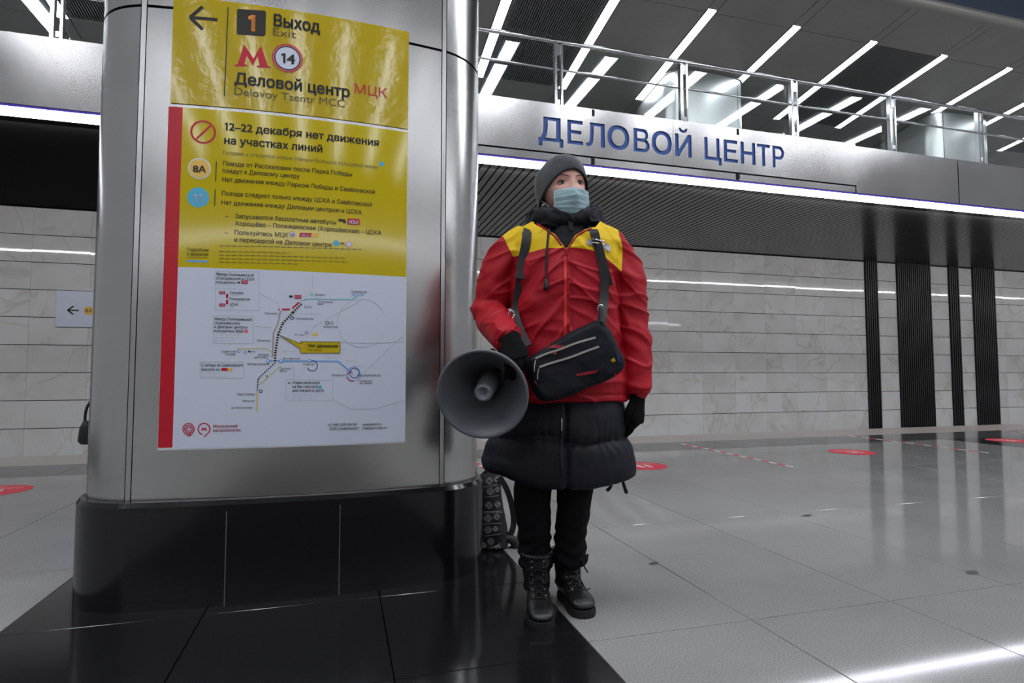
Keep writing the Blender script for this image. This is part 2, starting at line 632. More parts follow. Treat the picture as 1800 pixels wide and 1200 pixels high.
def glyph(ch):
    """contours of one letter tessellated piece by piece: (points, triangles, advance)"""
    if ch in GLYPHS:
        return GLYPHS[ch]
    if ch == '1':
        cs = [[(0.19, 0), (0.275, 0), (0.275, 0.70), (0.20, 0.70), (0.05, 0.60), (0.09, 0.535), (0.19, 0.60)]]
        adv = 0.40
    else:
        adv = adv_of(ch + 'Н') - adv_of('Н')
        cs = []
        if ch in 'УуХхYyXx':
            cu = bpy.data.curves.new('t', 'FONT')
            cu.body = ch
            cu.resolution_u = 4
            o = bpy.data.objects.new('t', cu)
            COL.objects.link(o)
            dg = bpy.context.evaluated_depsgraph_get()
            dg.update()
            m_ = bpy.data.meshes.new_from_object(o.evaluated_get(dg))
            bpy.data.objects.remove(o)
            GLYPHS[ch] = ([(v.co.x, v.co.y) for v in m_.vertices], [list(p.vertices) for p in m_.polygons], adv)
            return GLYPHS[ch]
        if ch != ' ':
            cu = bpy.data.curves.new('t', 'FONT')
            cu.body = ch
            o = bpy.data.objects.new('t', cu)
            COL.objects.link(o)
            bpy.context.view_layer.update()
            bpy.ops.object.select_all(action='DESELECT')
            o.select_set(True)
            bpy.context.view_layer.objects.active = o
            bpy.ops.object.convert(target='CURVE')
            o = bpy.context.view_layer.objects.active
            for sp_ in o.data.splines:
                bp = sp_.bezier_points
                n = len(bp)
                pts = []
                for i in range(n):
                    a, b = bp[i], bp[(i + 1) % n]
                    straight = a.handle_right_type == 'VECTOR' and b.handle_left_type == 'VECTOR'
                    k = 1 if straight or (a.co - a.handle_right).cross(b.co - a.co).length < 1e-5 and (b.co - b.handle_left).cross(b.co - a.co).length < 1e-5 else 4
                    for j in range(k):
                        u = j / k
                        p = a.co * (1 - u) ** 3 + a.handle_right * 3 * u * (1 - u) ** 2 + b.handle_left * 3 * u * u * (1 - u) + b.co * u ** 3
                        pts.append((p.x, p.y))
                if ch in 'ьыъюЬЫЪЮ':
                    pts = [(0.1635 if abs(p[0] - 0.149) < 0.002 else p[0], p[1]) for p in pts]
                q = []
                for p in pts:
                    if not q or abs(p[0] - q[-1][0]) + abs(p[1] - q[-1][1]) > 1e-4:
                        q.append(p)
                if len(q) > 2:
                    cs.append(q)
            bpy.data.objects.remove(o)
    P, T = [], []
    if cs:
        cs.sort(key=lambda c: -abs(parea(c)))
        sg_ = math.copysign(1, parea(cs[0]))
        outs = [c for c in cs if parea(c) * sg_ > 0]
        hol = [c for c in cs if parea(c) * sg_ <= 0]
        for oc in outs:
            loops = [oc] + [h for h in hol if inside(h[0], oc)]
            base = len(P)
            P += [p for c in loops for p in c]
            for t_ in tessellate_polygon([[Vector((p[0], p[1], 0)) for p in c] for c in loops]):
                T.append([base + i for i in t_])
    GLYPHS[ch] = (P, T, adv)
    return GLYPHS[ch]


def text_mesh(txt):
    vs, fs = [], []
    x = 0.0
    for ch in txt:
        P, T, adv = glyph(ch)
        n = len(vs)
        vs += [(p[0] + x, p[1], 0) for p in P]
        fs += [[n + i for i in t_] for t_ in T]
        x += adv
    me = bpy.data.meshes.new('lettering')
    me.from_pydata(vs, [], fs)
    return me


def embolden(me, d):
    bm = bmesh.new()
    for k_, (dx, dy) in enumerate(((-d, -d), (d, -d), (d, d), (-d, d))):
        n0 = len(bm.verts)
        bm.from_mesh(me)
        bm.verts.ensure_lookup_table()
        for v in bm.verts[n0:]:
            v.co.x += dx
            v.co.y += dy
            v.co.z = k_ * 0.0
    m2 = bpy.data.meshes.new('t')
    bm.to_mesh(m2)
    bm.free()
    bpy.data.meshes.remove(me)
    return m2


def pix(px, py):
    fw = Vector((math.sin(YAW) * math.cos(PITCH), math.cos(YAW) * math.cos(PITCH), math.sin(PITCH)))
    r = Vector((math.cos(YAW), -math.sin(YAW), 0))
    u = r.cross(fw)
    return fw + r * ((px - 900) / FPX) - u * ((py - 600) / FPX)


VIEW = Vector((math.sin(YAW), math.cos(YAW), 0))


def at(px, py, depth):
    """the point seen at a pixel at a real distance along the view"""
    d = pix(px, py)
    return Vector((0, 0, CAMH)) + d * (depth / d.dot(VIEW))


# ================================================================== SETTING
# ---- platform floor: slabs with recessed joints
G = 0.004
floor = struct('floor', bx(-9, 19, -9, 7.85, -0.30, -0.035), M['joint'])


def slab_mesh(sx, sy, m, name):
    me = bpy.data.meshes.new(name)
    bm = bmesh.new()
    box(bm, 0, sx - G, 0, sy - G, -0.034, 0)
    es = [e for e in bm.edges if all(v.co.z > -0.001 for v in e.verts)]
    bmesh.ops.bevel(bm, geom=es, offset=0.0008, segments=1, affect='EDGES')
    bm.to_mesh(me)
    bm.free()
    me.materials.append(m)
    return me


def slab(me, x, y, sub='paving_slab'):
    o = bpy.data.objects.new(sub, me)
    COL.objects.link(o)
    o.parent = floor
    o.location = (x * K, y * K, 0)
    return o


sg = slab_mesh(0.66, 1.37, M['granite'], 'grey_slab')
sb = slab_mesh(0.66, 0.685, M['black_stone'], 'black_slab')
sg2 = slab_mesh(0.66, 0.26, M['granite'], 'grey_slab_short')
sd = slab_mesh(0.66, 0.75, M['granite_dark'], 'dark_slab')
sp = slab_mesh(0.66, 0.80, M['granite_pale'], 'edge_slab')
big_grey = bmesh.new()
for i in range(-8, 23):
    x = 0.83 + 0.66 * i
    black = (-1.18 < x < 0.8) or (7.7 < x < 9.6)
    near = -3.9 < x < 10.5
    for j in range(-1, 4):
        y = 0.56 + 1.37 * j
        if black:
            for q in (0, 1):
                slab(sb, x, y - 0.07 + 0.685 * q + (0.0 if j else 0.0))
        elif near or j > 1:
            slab(sg, x, y)
    if not black:
        pass
    slab(sg2, x, 6.04) if not black else slab(slab_mesh(0.66, 0.33, M['black_stone'], 'black_short'), x, 5.97)
    slab(sd, x, 6.30)
    slab(sp, x, 7.05)
# the rest of the floor outside the picture, one plain sheet
for a in ((0.83, 19, -9, -0.815), (-9, -1.17, -9, -0.815), (-1.17, 0.83, -9, -0.89)):
    rf = obj('paving_beyond', bx(a[0], a[1], a[2], a[3], -0.034, 0), M['granite'] if a[0] != -1.17 else M['black_stone'], floor)
    rf['kind'] = 'stuff'
for a in ((-9, -4.46, -0.81, 3.29), (10.74, 19, -0.81, 3.29)):
    rf = obj('paving_beyond', bx(a[0], a[1], a[2], a[3], -0.034, 0), M['granite'], floor)
    rf['kind'] = 'stuff'

# ---- platform edge face, track bed, rails
struct('platform_side', bx(-9, 19, 7.75, 7.84, -1.3, -0.30), M['concrete'])
track = struct('track_bed', bx(-9, 19, 7.84, 11.7, -1.5, -1.3), M['concrete'])
for y in (9.0, 10.5):
    bm = bmesh.new()
    box(bm, -9, 19, y - 0.07, y + 0.07, -1.3, -1.28)
    box(bm, -9, 19, y - 0.01, y + 0.01, -1.28, -1.16)
    box(bm, -9, 19, y - 0.035, y + 0.035, -1.16, -1.12)
    obj('track_rail', bm, M['chrome'], track)

# ---- far wall: backing, marble tiles, black ribbed panels
TW, TH, TG = 0.845, 0.456, 0.012
ribs = [(12.35, 12.74), (13.35, 14.46), (15.07, 15.42), (15.90, 16.69)]
wall = struct('wall_far', bx(-9, 19, 11.56, 11.9, -1.3, 3.9), M['joint_black'])
tile_cache = {}
for i in range(-8, 14):
    x0 = 6.895 + TW * (i - 8)
    # columns of tiles up to the right end, cut out around the ribbed panels
for i in range(-16, 15):
    a, b = 6.895 + TW * i, 6.895 + TW * (i + 1)
    segs = [(a, b)]
    for r0, r1 in ribs:
        ns = []
        for s0, s1 in segs:
            if r1 <= s0 or r0 >= s1:
                ns.append((s0, s1))
            else:
                if s0 < r0: ns.append((s0, r0))
                if r1 < s1: ns.append((r1, s1))
        segs = ns
    for s0, s1 in segs:
        if s1 - s0 < 0.06:
            continue
        for j in range(9):
            z1 = 3.665 - TH * j
            if s1 < 2.2 and s0 > -3.0 and j < 9 and not (-3.0 > s0):
                pass
            key = round(s1 - s0, 3)
            if key not in tile_cache:
                me = bpy.data.meshes.new('marble_tile')
                bm = bmesh.new()
                wv = 0.5 * (s1 - s0) - 0.0015
                box(bm, -wv, wv, -0.03, 0.02, -TH / 2 + TG / 2, TH / 2 - TG / 2)
                bm.to_mesh(me)
                bm.free()
                me.materials.append(M['marble'])
                tile_cache[key] = me
            o = bpy.data.objects.new('marble_tile', tile_cache[key])
            COL.objects.link(o)
            o.parent = wall
            o.location = ((s0 + s1) / 2 * K, (11.53 + random.uniform(-0.001, 0.001)) * K, (z1 - TH / 2) * K)
            o.rotation_euler = (random.uniform(-1, 1) * 0.0016, 0, random.uniform(-1, 1) * 0.0012)
for r0, r1 in ribs:
    bm = bmesh.new()
    box(bm, r0, r1, 11.50, 11.56, -0.44, 3.68)
    n = int((r1 - r0) / 0.062)
    for q in range(n):
        xx = r0 + (q + 0.5) * (r1 - r0) / n
        box(bm, xx - 0.017, xx + 0.017, 11.455, 11.50, -0.44, 3.68)
    obj('ribbed_panel', bm, M['rib'], wall)
struct('wall_far_plinth', bx(-9, 19, 11.44, 11.56, -1.3, -0.44), M['joint_black'])
# side ends of the hall so that the view is closed


# ---- soffit under the balcony: slats along Y
sof = struct('ceiling', bx(-9, 19, 7.46, 11.9, 3.74, 4.05), M['joint_black'])
me = bpy.data.meshes.new('slat')
bm = bmesh.new()
box(bm, -0.047, 0.047, 7.46, 11.5, 3.68, 3.70, bev=0.003)
bm.to_mesh(me)
bm.free()
me.materials.append(M['slat'])
q = 0
x = -0.9
while x < 18.9:
    o = bpy.data.objects.new('slat', me)
    COL.objects.link(o)
    o.parent = sof
    o.location = (x * K, 0, 0)
    x += 0.118
obj('soffit_frame', bx(-9, 19, 7.438, 7.458, 3.675, 3.74), M['slat'], sof)
obj('dark_panel', bx(-9, -0.97, 7.46, 11.5, 3.68, 3.72), M['soffit_black'], sof)

# ---- balcony edge: steel fascia panels, LED strip, sign band
fas = struct('balcony_fascia', bx(-9, 19, 7.44, 7.6, 3.76, 4.50), M['joint_black'])
ZT = 4.57


def panel(x0, x1, z0, z1, y=7.40, parent=fas, name='fascia_panel', m='steel_fascia'):
    g = 0.010
    return obj(name, bx(x0 + g, x1 - g, y, y + 0.03, z0, z1, bev=0.002), M[m], parent)


for x0, x1 in ((-8.1, -5.85), (-5.85, -3.6), (-3.6, -1.35), (-1.35, 1.05)):
    panel(x0, x1, 3.79, ZT)
for x0, x1 in ((7.84, 10.03), (10.03, 12.25), (12.25, 14.47), (14.47, 16.7), (16.7, 18.9)):
    panel(x0, x1, 3.79, ZT - 0.02)
for x0, x1 in ((1.05, 3.30), (3.30, 5.64), (5.64, 7.84)):
    panel(x0, x1, 3.79, 3.885)
obj('top_cap', bx(-9, 19, 7.42, 8.0, ZT - 0.10, ZT - 0.045), M['steel_fascia'], fas)
struct('balcony_back_wall', bx(-9, 19, 14.5, 14.8, 4.45, 6.0), M['marble'])  # unseen pale wall, added so the upper columns catch more light
struct('balcony_floor', bx(-9, 19, 7.62, 14, 4.05, 4.45), M['balcony_floor'])

led = setp(obj('led_strip', bx(-9, 19, 7.395, 7.437, 3.665, 3.755), M['led']),
           'long white glowing light strip along the lower edge of the balcony', 'light')
obj('painted_fringe', bx(-9, 19, 7.390, 7.437, 3.757, 3.779), M['violet_fringe'], led)  # added band, paints the purple lens fringe along the glowing strip

# ---- station sign: steel panel with cut-out letters over blue letters
sign = thing('station_sign', 'long steel station name sign with blue Cyrillic letters on the balcony edge', 'sign',
             (4.4 * K, 7.4 * K, 3.89 * K))
LH, LZ = 0.335, 4.04          # cap height, baseline
T_ = 0.165                     # stroke over cap height


def o_shape(w_, t_=T_, n=28):
    ro = [(w_ / 2 + w_ / 2 * math.copysign(abs(math.cos(a)) ** 0.88, math.cos(a)), 0.5 + 0.52 * math.copysign(abs(math.sin(a)) ** 0.88, math.sin(a))) for a in [2 * PI * i / n for i in range(n)]]
    ri = [(w_ / 2 + (w_ / 2 - t_ * 1.05) * math.cos(a), 0.5 + (0.52 - t_) * math.sin(a)) for a in [2 * PI * i / n for i in range(n)]]
    return [ro, ri]


def half(x0, x1, y0, y1, n=10):
    """D-shaped bulge outline from (x0,y0) to (x0,y1)"""
    ry = (y1 - y0) / 2
    out = [(x0, y0)]
    for i in range(n + 1):
        a = -PI / 2 + PI * i / n
        out.append((x1 - ry * 0.9 + ry * 0.9 * math.cos(a), (y0 + y1) / 2 + ry * math.sin(a)))
    return out + [(x0, y1)]


t = T_
GLY = {
    'Д': (0.86, [[(0, -0.2), (0.13, -0.2), (0.13, 0), (0.73, 0), (0.73, -0.2), (0.86, -0.2), (0.86, 0.14), (0.77, 0.14), (0.77, 1), (0.17, 1), (0.17, 0.62), (0.15, 0.35), (0.07, 0.14), (0, 0.14)],
                 [(0.24, 0.14), (0.61, 0.14), (0.61, 0.86), (0.32, 0.86), (0.32, 0.6), (0.30, 0.33)]]),
    'Е': (0.70, [[(0, 0), (0.70, 0), (0.70, 0.15), (t, 0.15), (t, 0.44), (0.62, 0.44), (0.62, 0.58), (t, 0.58), (t, 0.85), (0.68, 0.85), (0.68, 1), (0, 1)]]),
    'Л': (0.78, [[(0, 0), (0.10, -0.01), (0.22, 0.05), (0.28, 0.2), (0.31, 0.6), (0.31, 0.86), (0.61, 0.86), (0.61, 0), (0.78, 0), (0.78, 1), (0.16, 1), (0.16, 0.55), (0.14, 0.25), (0.09, 0.14), (0, 0.13)]]),
    'О': (0.90, o_shape(0.90)),
    'В': (0.76, [[(0, 0)] + half(0.0, 0.76, 0, 0.56)[1:-2] + [(0.56, 0.545)] + half(0.0, 0.70, 0.50, 1.0)[2:-1] + [(0, 1)],
                 half(t, 0.60, 0.14, 0.44), half(t, 0.56, 0.58, 0.86)]),
    'Й': (0.76, [[(0, 0), (t, 0), (0.60, 0.70), (0.60, 0), (0.76, 0), (0.76, 1), (0.60, 1), (t, 0.30), (t, 1), (0, 1)],
                 [(0.17, 1.26), (0.27, 1.26), (0.31, 1.19), (0.38, 1.17), (0.45, 1.19), (0.49, 1.26), (0.59, 1.26), (0.54, 1.12), (0.46, 1.07), (0.38, 1.055), (0.30, 1.07), (0.22, 1.12)]]),
    'Ц': (0.86, [[(0, 0), (0.70, 0), (0.70, -0.2), (0.86, -0.2), (0.86, 0.14), (0.76, 0.14), (0.76, 1), (0.60, 1), (0.60, 0.14), (t, 0.14), (t, 1), (0, 1)]]),
    'Н': (0.74, [[(0, 0), (t, 0), (t, 0.43), (0.575, 0.43), (0.575, 0), (0.74, 0), (0.74, 1), (0.575, 1), (0.575, 0.58), (t, 0.58), (t, 1), (0, 1)]]),
    'Т': (0.72, [[(0.28, 0), (0.445, 0), (0.445, 0.86), (0.72, 0.86), (0.72, 1), (0, 1), (0, 0.86), (0.28, 0.86)]]),
    'Р': (0.70, [[(0, 0), (t, 0), (t, 0.38)] + half(t, 0.70, 0.38, 1.0)[1:-1] + [(0, 1)], half(t, 0.54, 0.52, 0.86)]),
}
LETX = [('Д', 2.50, 2.855), ('Е', 2.915, 3.145), ('Л', 3.195, 3.47), ('О', 3.51, 3.845), ('В', 3.915, 4.165), ('О', 4.20, 4.52), ('Й', 4.575, 4.845),
        ('Ц', 5.06, 5.35), ('Е', 5.39, 5.63), ('Н', 5.68, 5.94), ('Т', 5.97, 6.20), ('Р', 6.25, 6.46)]
contours = []
for ch, xa, xb in LETX:
    wd_, cs = GLY[ch]
    cc = [[(xa + p[0] / wd_ * (xb - xa), LZ + p[1] * LH) for p in c] for c in cs]
    contours.append((ch, xa, cc))
    # blue enamel behind the cut-outs; Й has two solids, the others one solid plus counters
    bm = bmesh.new()
    solids = [[c] for c in cc] if ch == 'Й' else [cc]
    for grp in solids:
        flat = [p for c in grp for p in c]
        tri = tessellate_polygon([[Vector((p[0], p[1], 0)) for p in c] for c in grp])
        vv = [bm.verts.new(Vector((p[0], 7.399, p[1])) * K) for p in flat]
        for tr_ in tri:
            try:
                bm.faces.new([vv[i] for i in tr_])
            except ValueError:
                pass
    bm.normal_update()
    for f in bm.faces:
        if f.normal.y > 0:
            f.normal_flip()
    r_ = bmesh.ops.extrude_face_region(bm, geom=list(bm.faces))
    for v in [g for g in r_['geom'] if isinstance(g, bmesh.types.BMVert)]:
        v.co.y += 0.003
    bmesh.ops.recalc_face_normals(bm, faces=bm.faces)
    obj('letter', bm, M['blue'], sign)
for lo, hi in ((1.055, 4.545), (4.549, 7.835)):
    rect = [(lo, 3.90), (hi, 3.90), (hi, ZT), (lo, ZT)]
    mine = [c for ch, xa, cc in contours if lo < xa + 0.03 < hi for c in cc]
    loops = [rect] + mine
    flat = [p for c in loops for p in c]
    bm = bmesh.new()
    F0 = [bm.verts.new(Vector((p[0], 7.380, p[1])) * K) for p in flat]
    B0 = [bm.verts.new(Vector((p[0], 7.397, p[1])) * K) for p in flat]
    # outer sheet with the outlines as holes, and the counters as islands
    islands = []
    holes = [rect]
    for ch, xa, cc in contours:
        if not (lo < xa + 0.03 < hi):
            continue
        holes.append(cc[0])
        if ch == 'Й':
            holes.append(cc[1])
        else:
            islands += cc[1:]
    lookup = {}
    for i_, p in enumerate(flat):
        lookup[(round(p[0], 5), round(p[1], 5))] = i_

    def fill(lps):
        fl = [p for c in lps for p in c]
        for tr_ in tessellate_polygon([[Vector((p[0], p[1], 0)) for p in c] for c in lps]):
            idx_ = [lookup[(round(fl[i][0], 5), round(fl[i][1], 5))] for i in tr_]
            if len(set(idx_)) == 3:
                for S_ in (F0, B0):
                    try:
                        bm.faces.new([S_[i] for i in idx_])
                    except ValueError:
                        pass
    fill(holes)
    for c in islands:
        fill([c])
    for c in loops:
        for i_ in range(len(c)):
            a_ = lookup[(round(c[i_][0], 5), round(c[i_][1], 5))]
            j_ = (i_ + 1) % len(c)
            b_ = lookup[(round(c[j_][0], 5), round(c[j_][1], 5))]
            try:
                bm.faces.new((F0[a_], F0[b_], B0[b_], B0[a_]))
            except ValueError:
                pass
    bmesh.ops.recalc_face_normals(bm, faces=bm.faces)
    obj('sign_panel', bm, M['steel_fascia'], sign)
for gx in (3.30, 5.64):
    obj('clip', bx(gx - 0.018, gx + 0.018, 7.372, 7.385, ZT - 0.10, ZT - 0.01, bev=0.002), M['joint_black'], sign)
    obj('clip', bx(gx - 0.018, gx + 0.018, 7.375, 7.40, 3.80, 3.90, bev=0.002), M['joint_black'], sign)

# ---- balustrade
bal = thing('balustrade', 'steel and glass balustrade with two rails on top of the balcony edge', 'railing', (5 * K, 7.42 * K, ZT * K))
bm = bmesh.new()
tube(bm, [Vector((x_, 7.43, 5.475)) * K for x_ in (-9, 0, 9, 19)], 0.026, n=14)
obj('top_rail', bm, M['chrome'], bal, smooth=True)
bm = bmesh.new()
tube(bm, [Vector((x_, 7.46, 5.10)) * K for x_ in (-9, 0, 9, 19)], 0.016, n=12)
obj('middle_rail', bm, M['chrome'], bal, smooth=True)
posts = [2.81 + 1.95 * i for i in range(-5, 9)]
for x_ in posts:
    bm = bmesh.new()
    box(bm, x_ - 0.065, x_ - 0.03, 7.402, 7.47, 4.53, 5.45)
    box(bm, x_ + 0.03, x_ + 0.055, 7.402, 7.47, 4.53, 5.45)
    box(bm, x_ - 0.03, x_ + 0.03, 7.43, 7.45, 5.30, 5.44)
    box(bm, x_ - 0.03, x_ + 0.03, 7.43, 7.45, 4.60, 4.66)
    obj('post', bm, M['chrome'], bal)
gl = bpy.data.materials.new('balustrade_glass')
gl.use_nodes = True
nt = gl.node_tree
nt.nodes.clear()
out = nt.nodes.new('ShaderNodeOutputMaterial')
tr = nt.nodes.new('ShaderNodeBsdfTransparent')
tr.inputs[0].default_value = (0.93, 0.97, 0.965, 1)
gs = nt.nodes.new('ShaderNodeBsdfGlossy')
gs.inputs['Roughness'].default_value = 0.0
gs.inputs['Color'].default_value = (1, 1, 1, 1)
fr = nt.nodes.new('ShaderNodeFresnel')
fr.inputs['IOR'].default_value = 1.5
mu = nt.nodes.new('ShaderNodeMath')
mu.operation = 'MULTIPLY'
mu.inputs[1].default_value = 0.7
ms = nt.nodes.new('ShaderNodeMixShader')
ge = nt.nodes.new('ShaderNodeNewGeometry')
mu2 = nt.nodes.new('ShaderNodeMath')
mu2.operation = 'SUBTRACT'
mu2.inputs[0].default_value = 1.0
mu3 = nt.nodes.new('ShaderNodeMath')
mu3.operation = 'MULTIPLY'
nt.links.new(ge.outputs['Backfacing'], mu2.inputs[1])
nt.links.new(fr.outputs[0], mu.inputs[0])
nt.links.new(mu.outputs[0], mu3.inputs[0])
nt.links.new(mu2.outputs[0], mu3.inputs[1])
nt.links.new(mu3.outputs[0], ms.inputs[0])
nt.links.new(tr.outputs[0], ms.inputs[1])
nt.links.new(gs.outputs[0], ms.inputs[2])
nt.links.new(ms.outputs[0], out.inputs[0])
M['glass'] = gl
for a, b in zip(posts[:-1], posts[1:]):
    obj('glass_pane', bx(a + 0.02, b - 0.03, 7.485, 7.497, 4.42, 5.44), M['glass'], bal)

# ---- upper ceiling (slopes down away from the hall), luminaires, grilles
SL = 0.145
ZC = lambda y: 6.9 - SL * (abs(y) - 8)


def sloped(bm, x0, x1, y0, y1, t=0.03, dz=0.0, sgn=1):
    vs = box(bm, x0, x1, y0, y1, 0, 1)
    for v in vs:
        y = v.co.y / K
        top = v.co.z > 0.5 * K
        v.co.z = (ZC(y) + dz + (t if top else 0)) * K
        v.co.y *= sgn
    if sgn < 0:
        bmesh.ops.reverse_faces(bm, faces=bm.faces)
    return vs


upc = struct('ceiling_upper')
bm = bmesh.new()
sloped(bm, -9, 19, 7.35, 15, t=0.1, dz=0.09)
obj('backing', bm, M['joint_black'], upc)
LXS = [2.42 + 1.68 * i for i in range(-6, 10)]
LW = 0.088
for i, x_ in enumerate(LXS):
    g = 0.012
    for (ya, yb) in ((7.33, 8.13), (10.67, 14.9)):
        bm = bmesh.new()
        sloped(bm, x_ - LW, x_ + LW, ya, yb)
        obj('lamp_channel_cover', bm, M['ceil'], upc)
    a, b = x_ + LW + g, x_ + 1.68 - LW - g
    gr = (i - 6) % 4 == 0
    bays = [(7.33, 8.2), (8.2, 10.62), (10.62, 14.9)]
    for k_, (ya, yb) in enumerate(bays):
        if gr and k_ == 1:
            bm = bmesh.new()
            n = 36
            for q in range(n):
                xx = a + 0.04 + (b - a - 0.08) * (q + 0.5) / n
                sloped(bm, xx - 0.010, xx + 0.010, ya, yb, t=0.03)
            sloped(bm, a, a + 0.04, ya, yb)
            sloped(bm, b - 0.04, b, ya, yb)
            sloped(bm, a, b, 9.3, 9.36, t=0.02, dz=0.025)
            gobj = obj('grille', bm, M['grille'], upc)
            gobj['kind'] = 'stuff'
        else:
            bm = bmesh.new()
            sloped(bm, a, b, ya + 0.004, yb - 0.004)
            obj('ceiling_panel', bm, M['ceil'], upc)
# front lip and the hall's high ceiling
bm = bmesh.new()
tube(bm, [Vector((x_, 7.33, ZC(7.33) + 0.10)) * K for x_ in (-9, 0, 9, 19)], 0.10, n=20)
obj('rounded_lip', bm, M['ceil'], upc, smooth=True)
struct('hall_wall_upper', bx(-9, 19, 7.45, 7.6, 7.0, 9.1), M['atrium'])
hc = struct('ceiling_hall', bx(-9, 19, -7.5, 7.5, 9.06, 9.2), M['joint_black'])
for i in range(-4, 9):
    for j in range(-3, 3):
        obj('ceiling_panel', bx(i * 2.1, i * 2.1 + 2.08, j * 2.5, j * 2.5 + 2.48, 9.0, 9.05), M['atrium'], hc)

LAMPLAB = 'glowing white ceiling bar light, %s'
names = ['third from the left edge of the ceiling beyond the frame', '', '', '', '', '']
lamp_labels = {
    2: LAMPLAB % 'cut by the top edge above the leftmost balustrade post',
    3: LAMPLAB % 'partly behind a post left of the big column',
    6: LAMPLAB % 'first one right of the big column',
    7: LAMPLAB % 'second one right of the big column, beside the ribbed grille',
    8: LAMPLAB % 'third one right of the big column',
    9: LAMPLAB % 'running into the top of the nearer upper column',
    10: LAMPLAB % 'first one right of the nearer upper column',
    11: LAMPLAB % 'second right of the nearer upper column, beside the perforated panel',
    12: LAMPLAB % 'rightmost whole one, meeting the farther upper column',
    13: LAMPLAB % 'cut by the right edge of the photo',
}
for i, x_ in enumerate(LXS):
    if i in lamp_labels:
        t = thing('ceiling_light', lamp_labels[i], 'light', (x_ * K, 9.4 * K, ZC(9.4) * K), 0, 'luminaires of the upper ceiling')
    else:
        t = upc
    bm = bmesh.new()
    sloped(bm, x_ - 0.078, x_ + 0.078, 8.15, 10.65, t=0.03, dz=-0.004)
    obj('diffuser', bm, M['lamp'], t)
    bm = bmesh.new()
    for s_ in (-1, 1):
        sloped(bm, min(x_ + s_ * 0.080, x_ + s_ * 0.089), max(x_ + s_ * 0.080, x_ + s_ * 0.089), 8.14, 10.66, t=0.05, dz=-0.008)
    obj('housing', bm, M['lamp_body'], t)

# luminaires of the hall ceiling, mirrored in the glass
for i in range(10):
    x_ = -9.2 + 2.62 * (i + 1)
    obj('diffuser', bx(x_ - 0.17, x_ + 0.17, -1.6, 1.75, 8.95, 8.98), M['hall_lamp'], hc)


# ---- the opposite side of the hall, seen only in reflections
opp = struct('balcony_opposite', bx(-9, 19, -14, -7.4, 3.79, 4.57), M['steel_fascia'])
obj('soffit', bx(-9, 19, -11.9, -7.45, 3.68, 3.72), M['slat'], opp)
obj('wall_back', bx(-9, 19, -12, -11.6, -1.3, 3.7), M['marble'], opp)
bm = bmesh.new()
sloped(bm, -9, 19, 5.5, 15, t=0.1, dz=0.03, sgn=-1)
obj('upper_ceiling', bm, M['ceil'], opp)
setp(obj('led_strip', bx(-9, 19, -7.45, -7.395, 3.70, 3.79), M['led']), 'white light strip along the balcony on the opposite side of the platform', 'light')
for i, x_ in enumerate(LXS):
    bm = bmesh.new()
    sloped(bm, x_ - 0.078, x_ + 0.078, 5.6, 10.65, t=0.03, dz=-0.004, sgn=-1)
    obj('diffuser', bm, M['lamp'], opp)


# ================================================================== COLUMNS
def outline(hw, yf, yb, sag, rc, n=14, nf=28):
    """closed plan outline: shallow curved front/back, rounded corners. starts front-left"""
    half = hw - rc
    R = (half * half + sag * sag) / (2 * sag)
    pts = []
    fr_ = []
    for i in range(nf + 1):
        x_ = -half + 2 * half * i / nf
        fr_.append((x_, yf + R - math.sqrt(R * R - x_ * x_)))
    pts += fr_
    th = math.asin(half / R)
    # right front corner: tangent turns from th to 90deg
    cx, cy = half - rc * math.sin(th) + 0, fr_[-1][1] + rc * math.cos(th)
    scale = (hw - cx) / rc
    for i in range(1, n + 1):
        a = th + (PI / 2 - th) * i / n
        pts.append((cx + rc * math.sin(a) * 1.0, cy - rc * math.cos(a)))
    e = pts[-1][0]
    k_ = hw / e
    pts = [(p[0] * k_, p[1]) for p in pts]
    yc = (yf + yb) / 2
    right = pts[nf + 1:]
    back = [(p[0], 2 * yc - p[1]) for p in reversed(pts)]
    left = [(-p[0], p[1]) for p in reversed(right)]
    backleft = [(-p[0], 2 * yc - p[1]) for p in right]
    # back = right back corner + back face ; add left back corner then left front corner
    return pts + back + backleft + left, nf


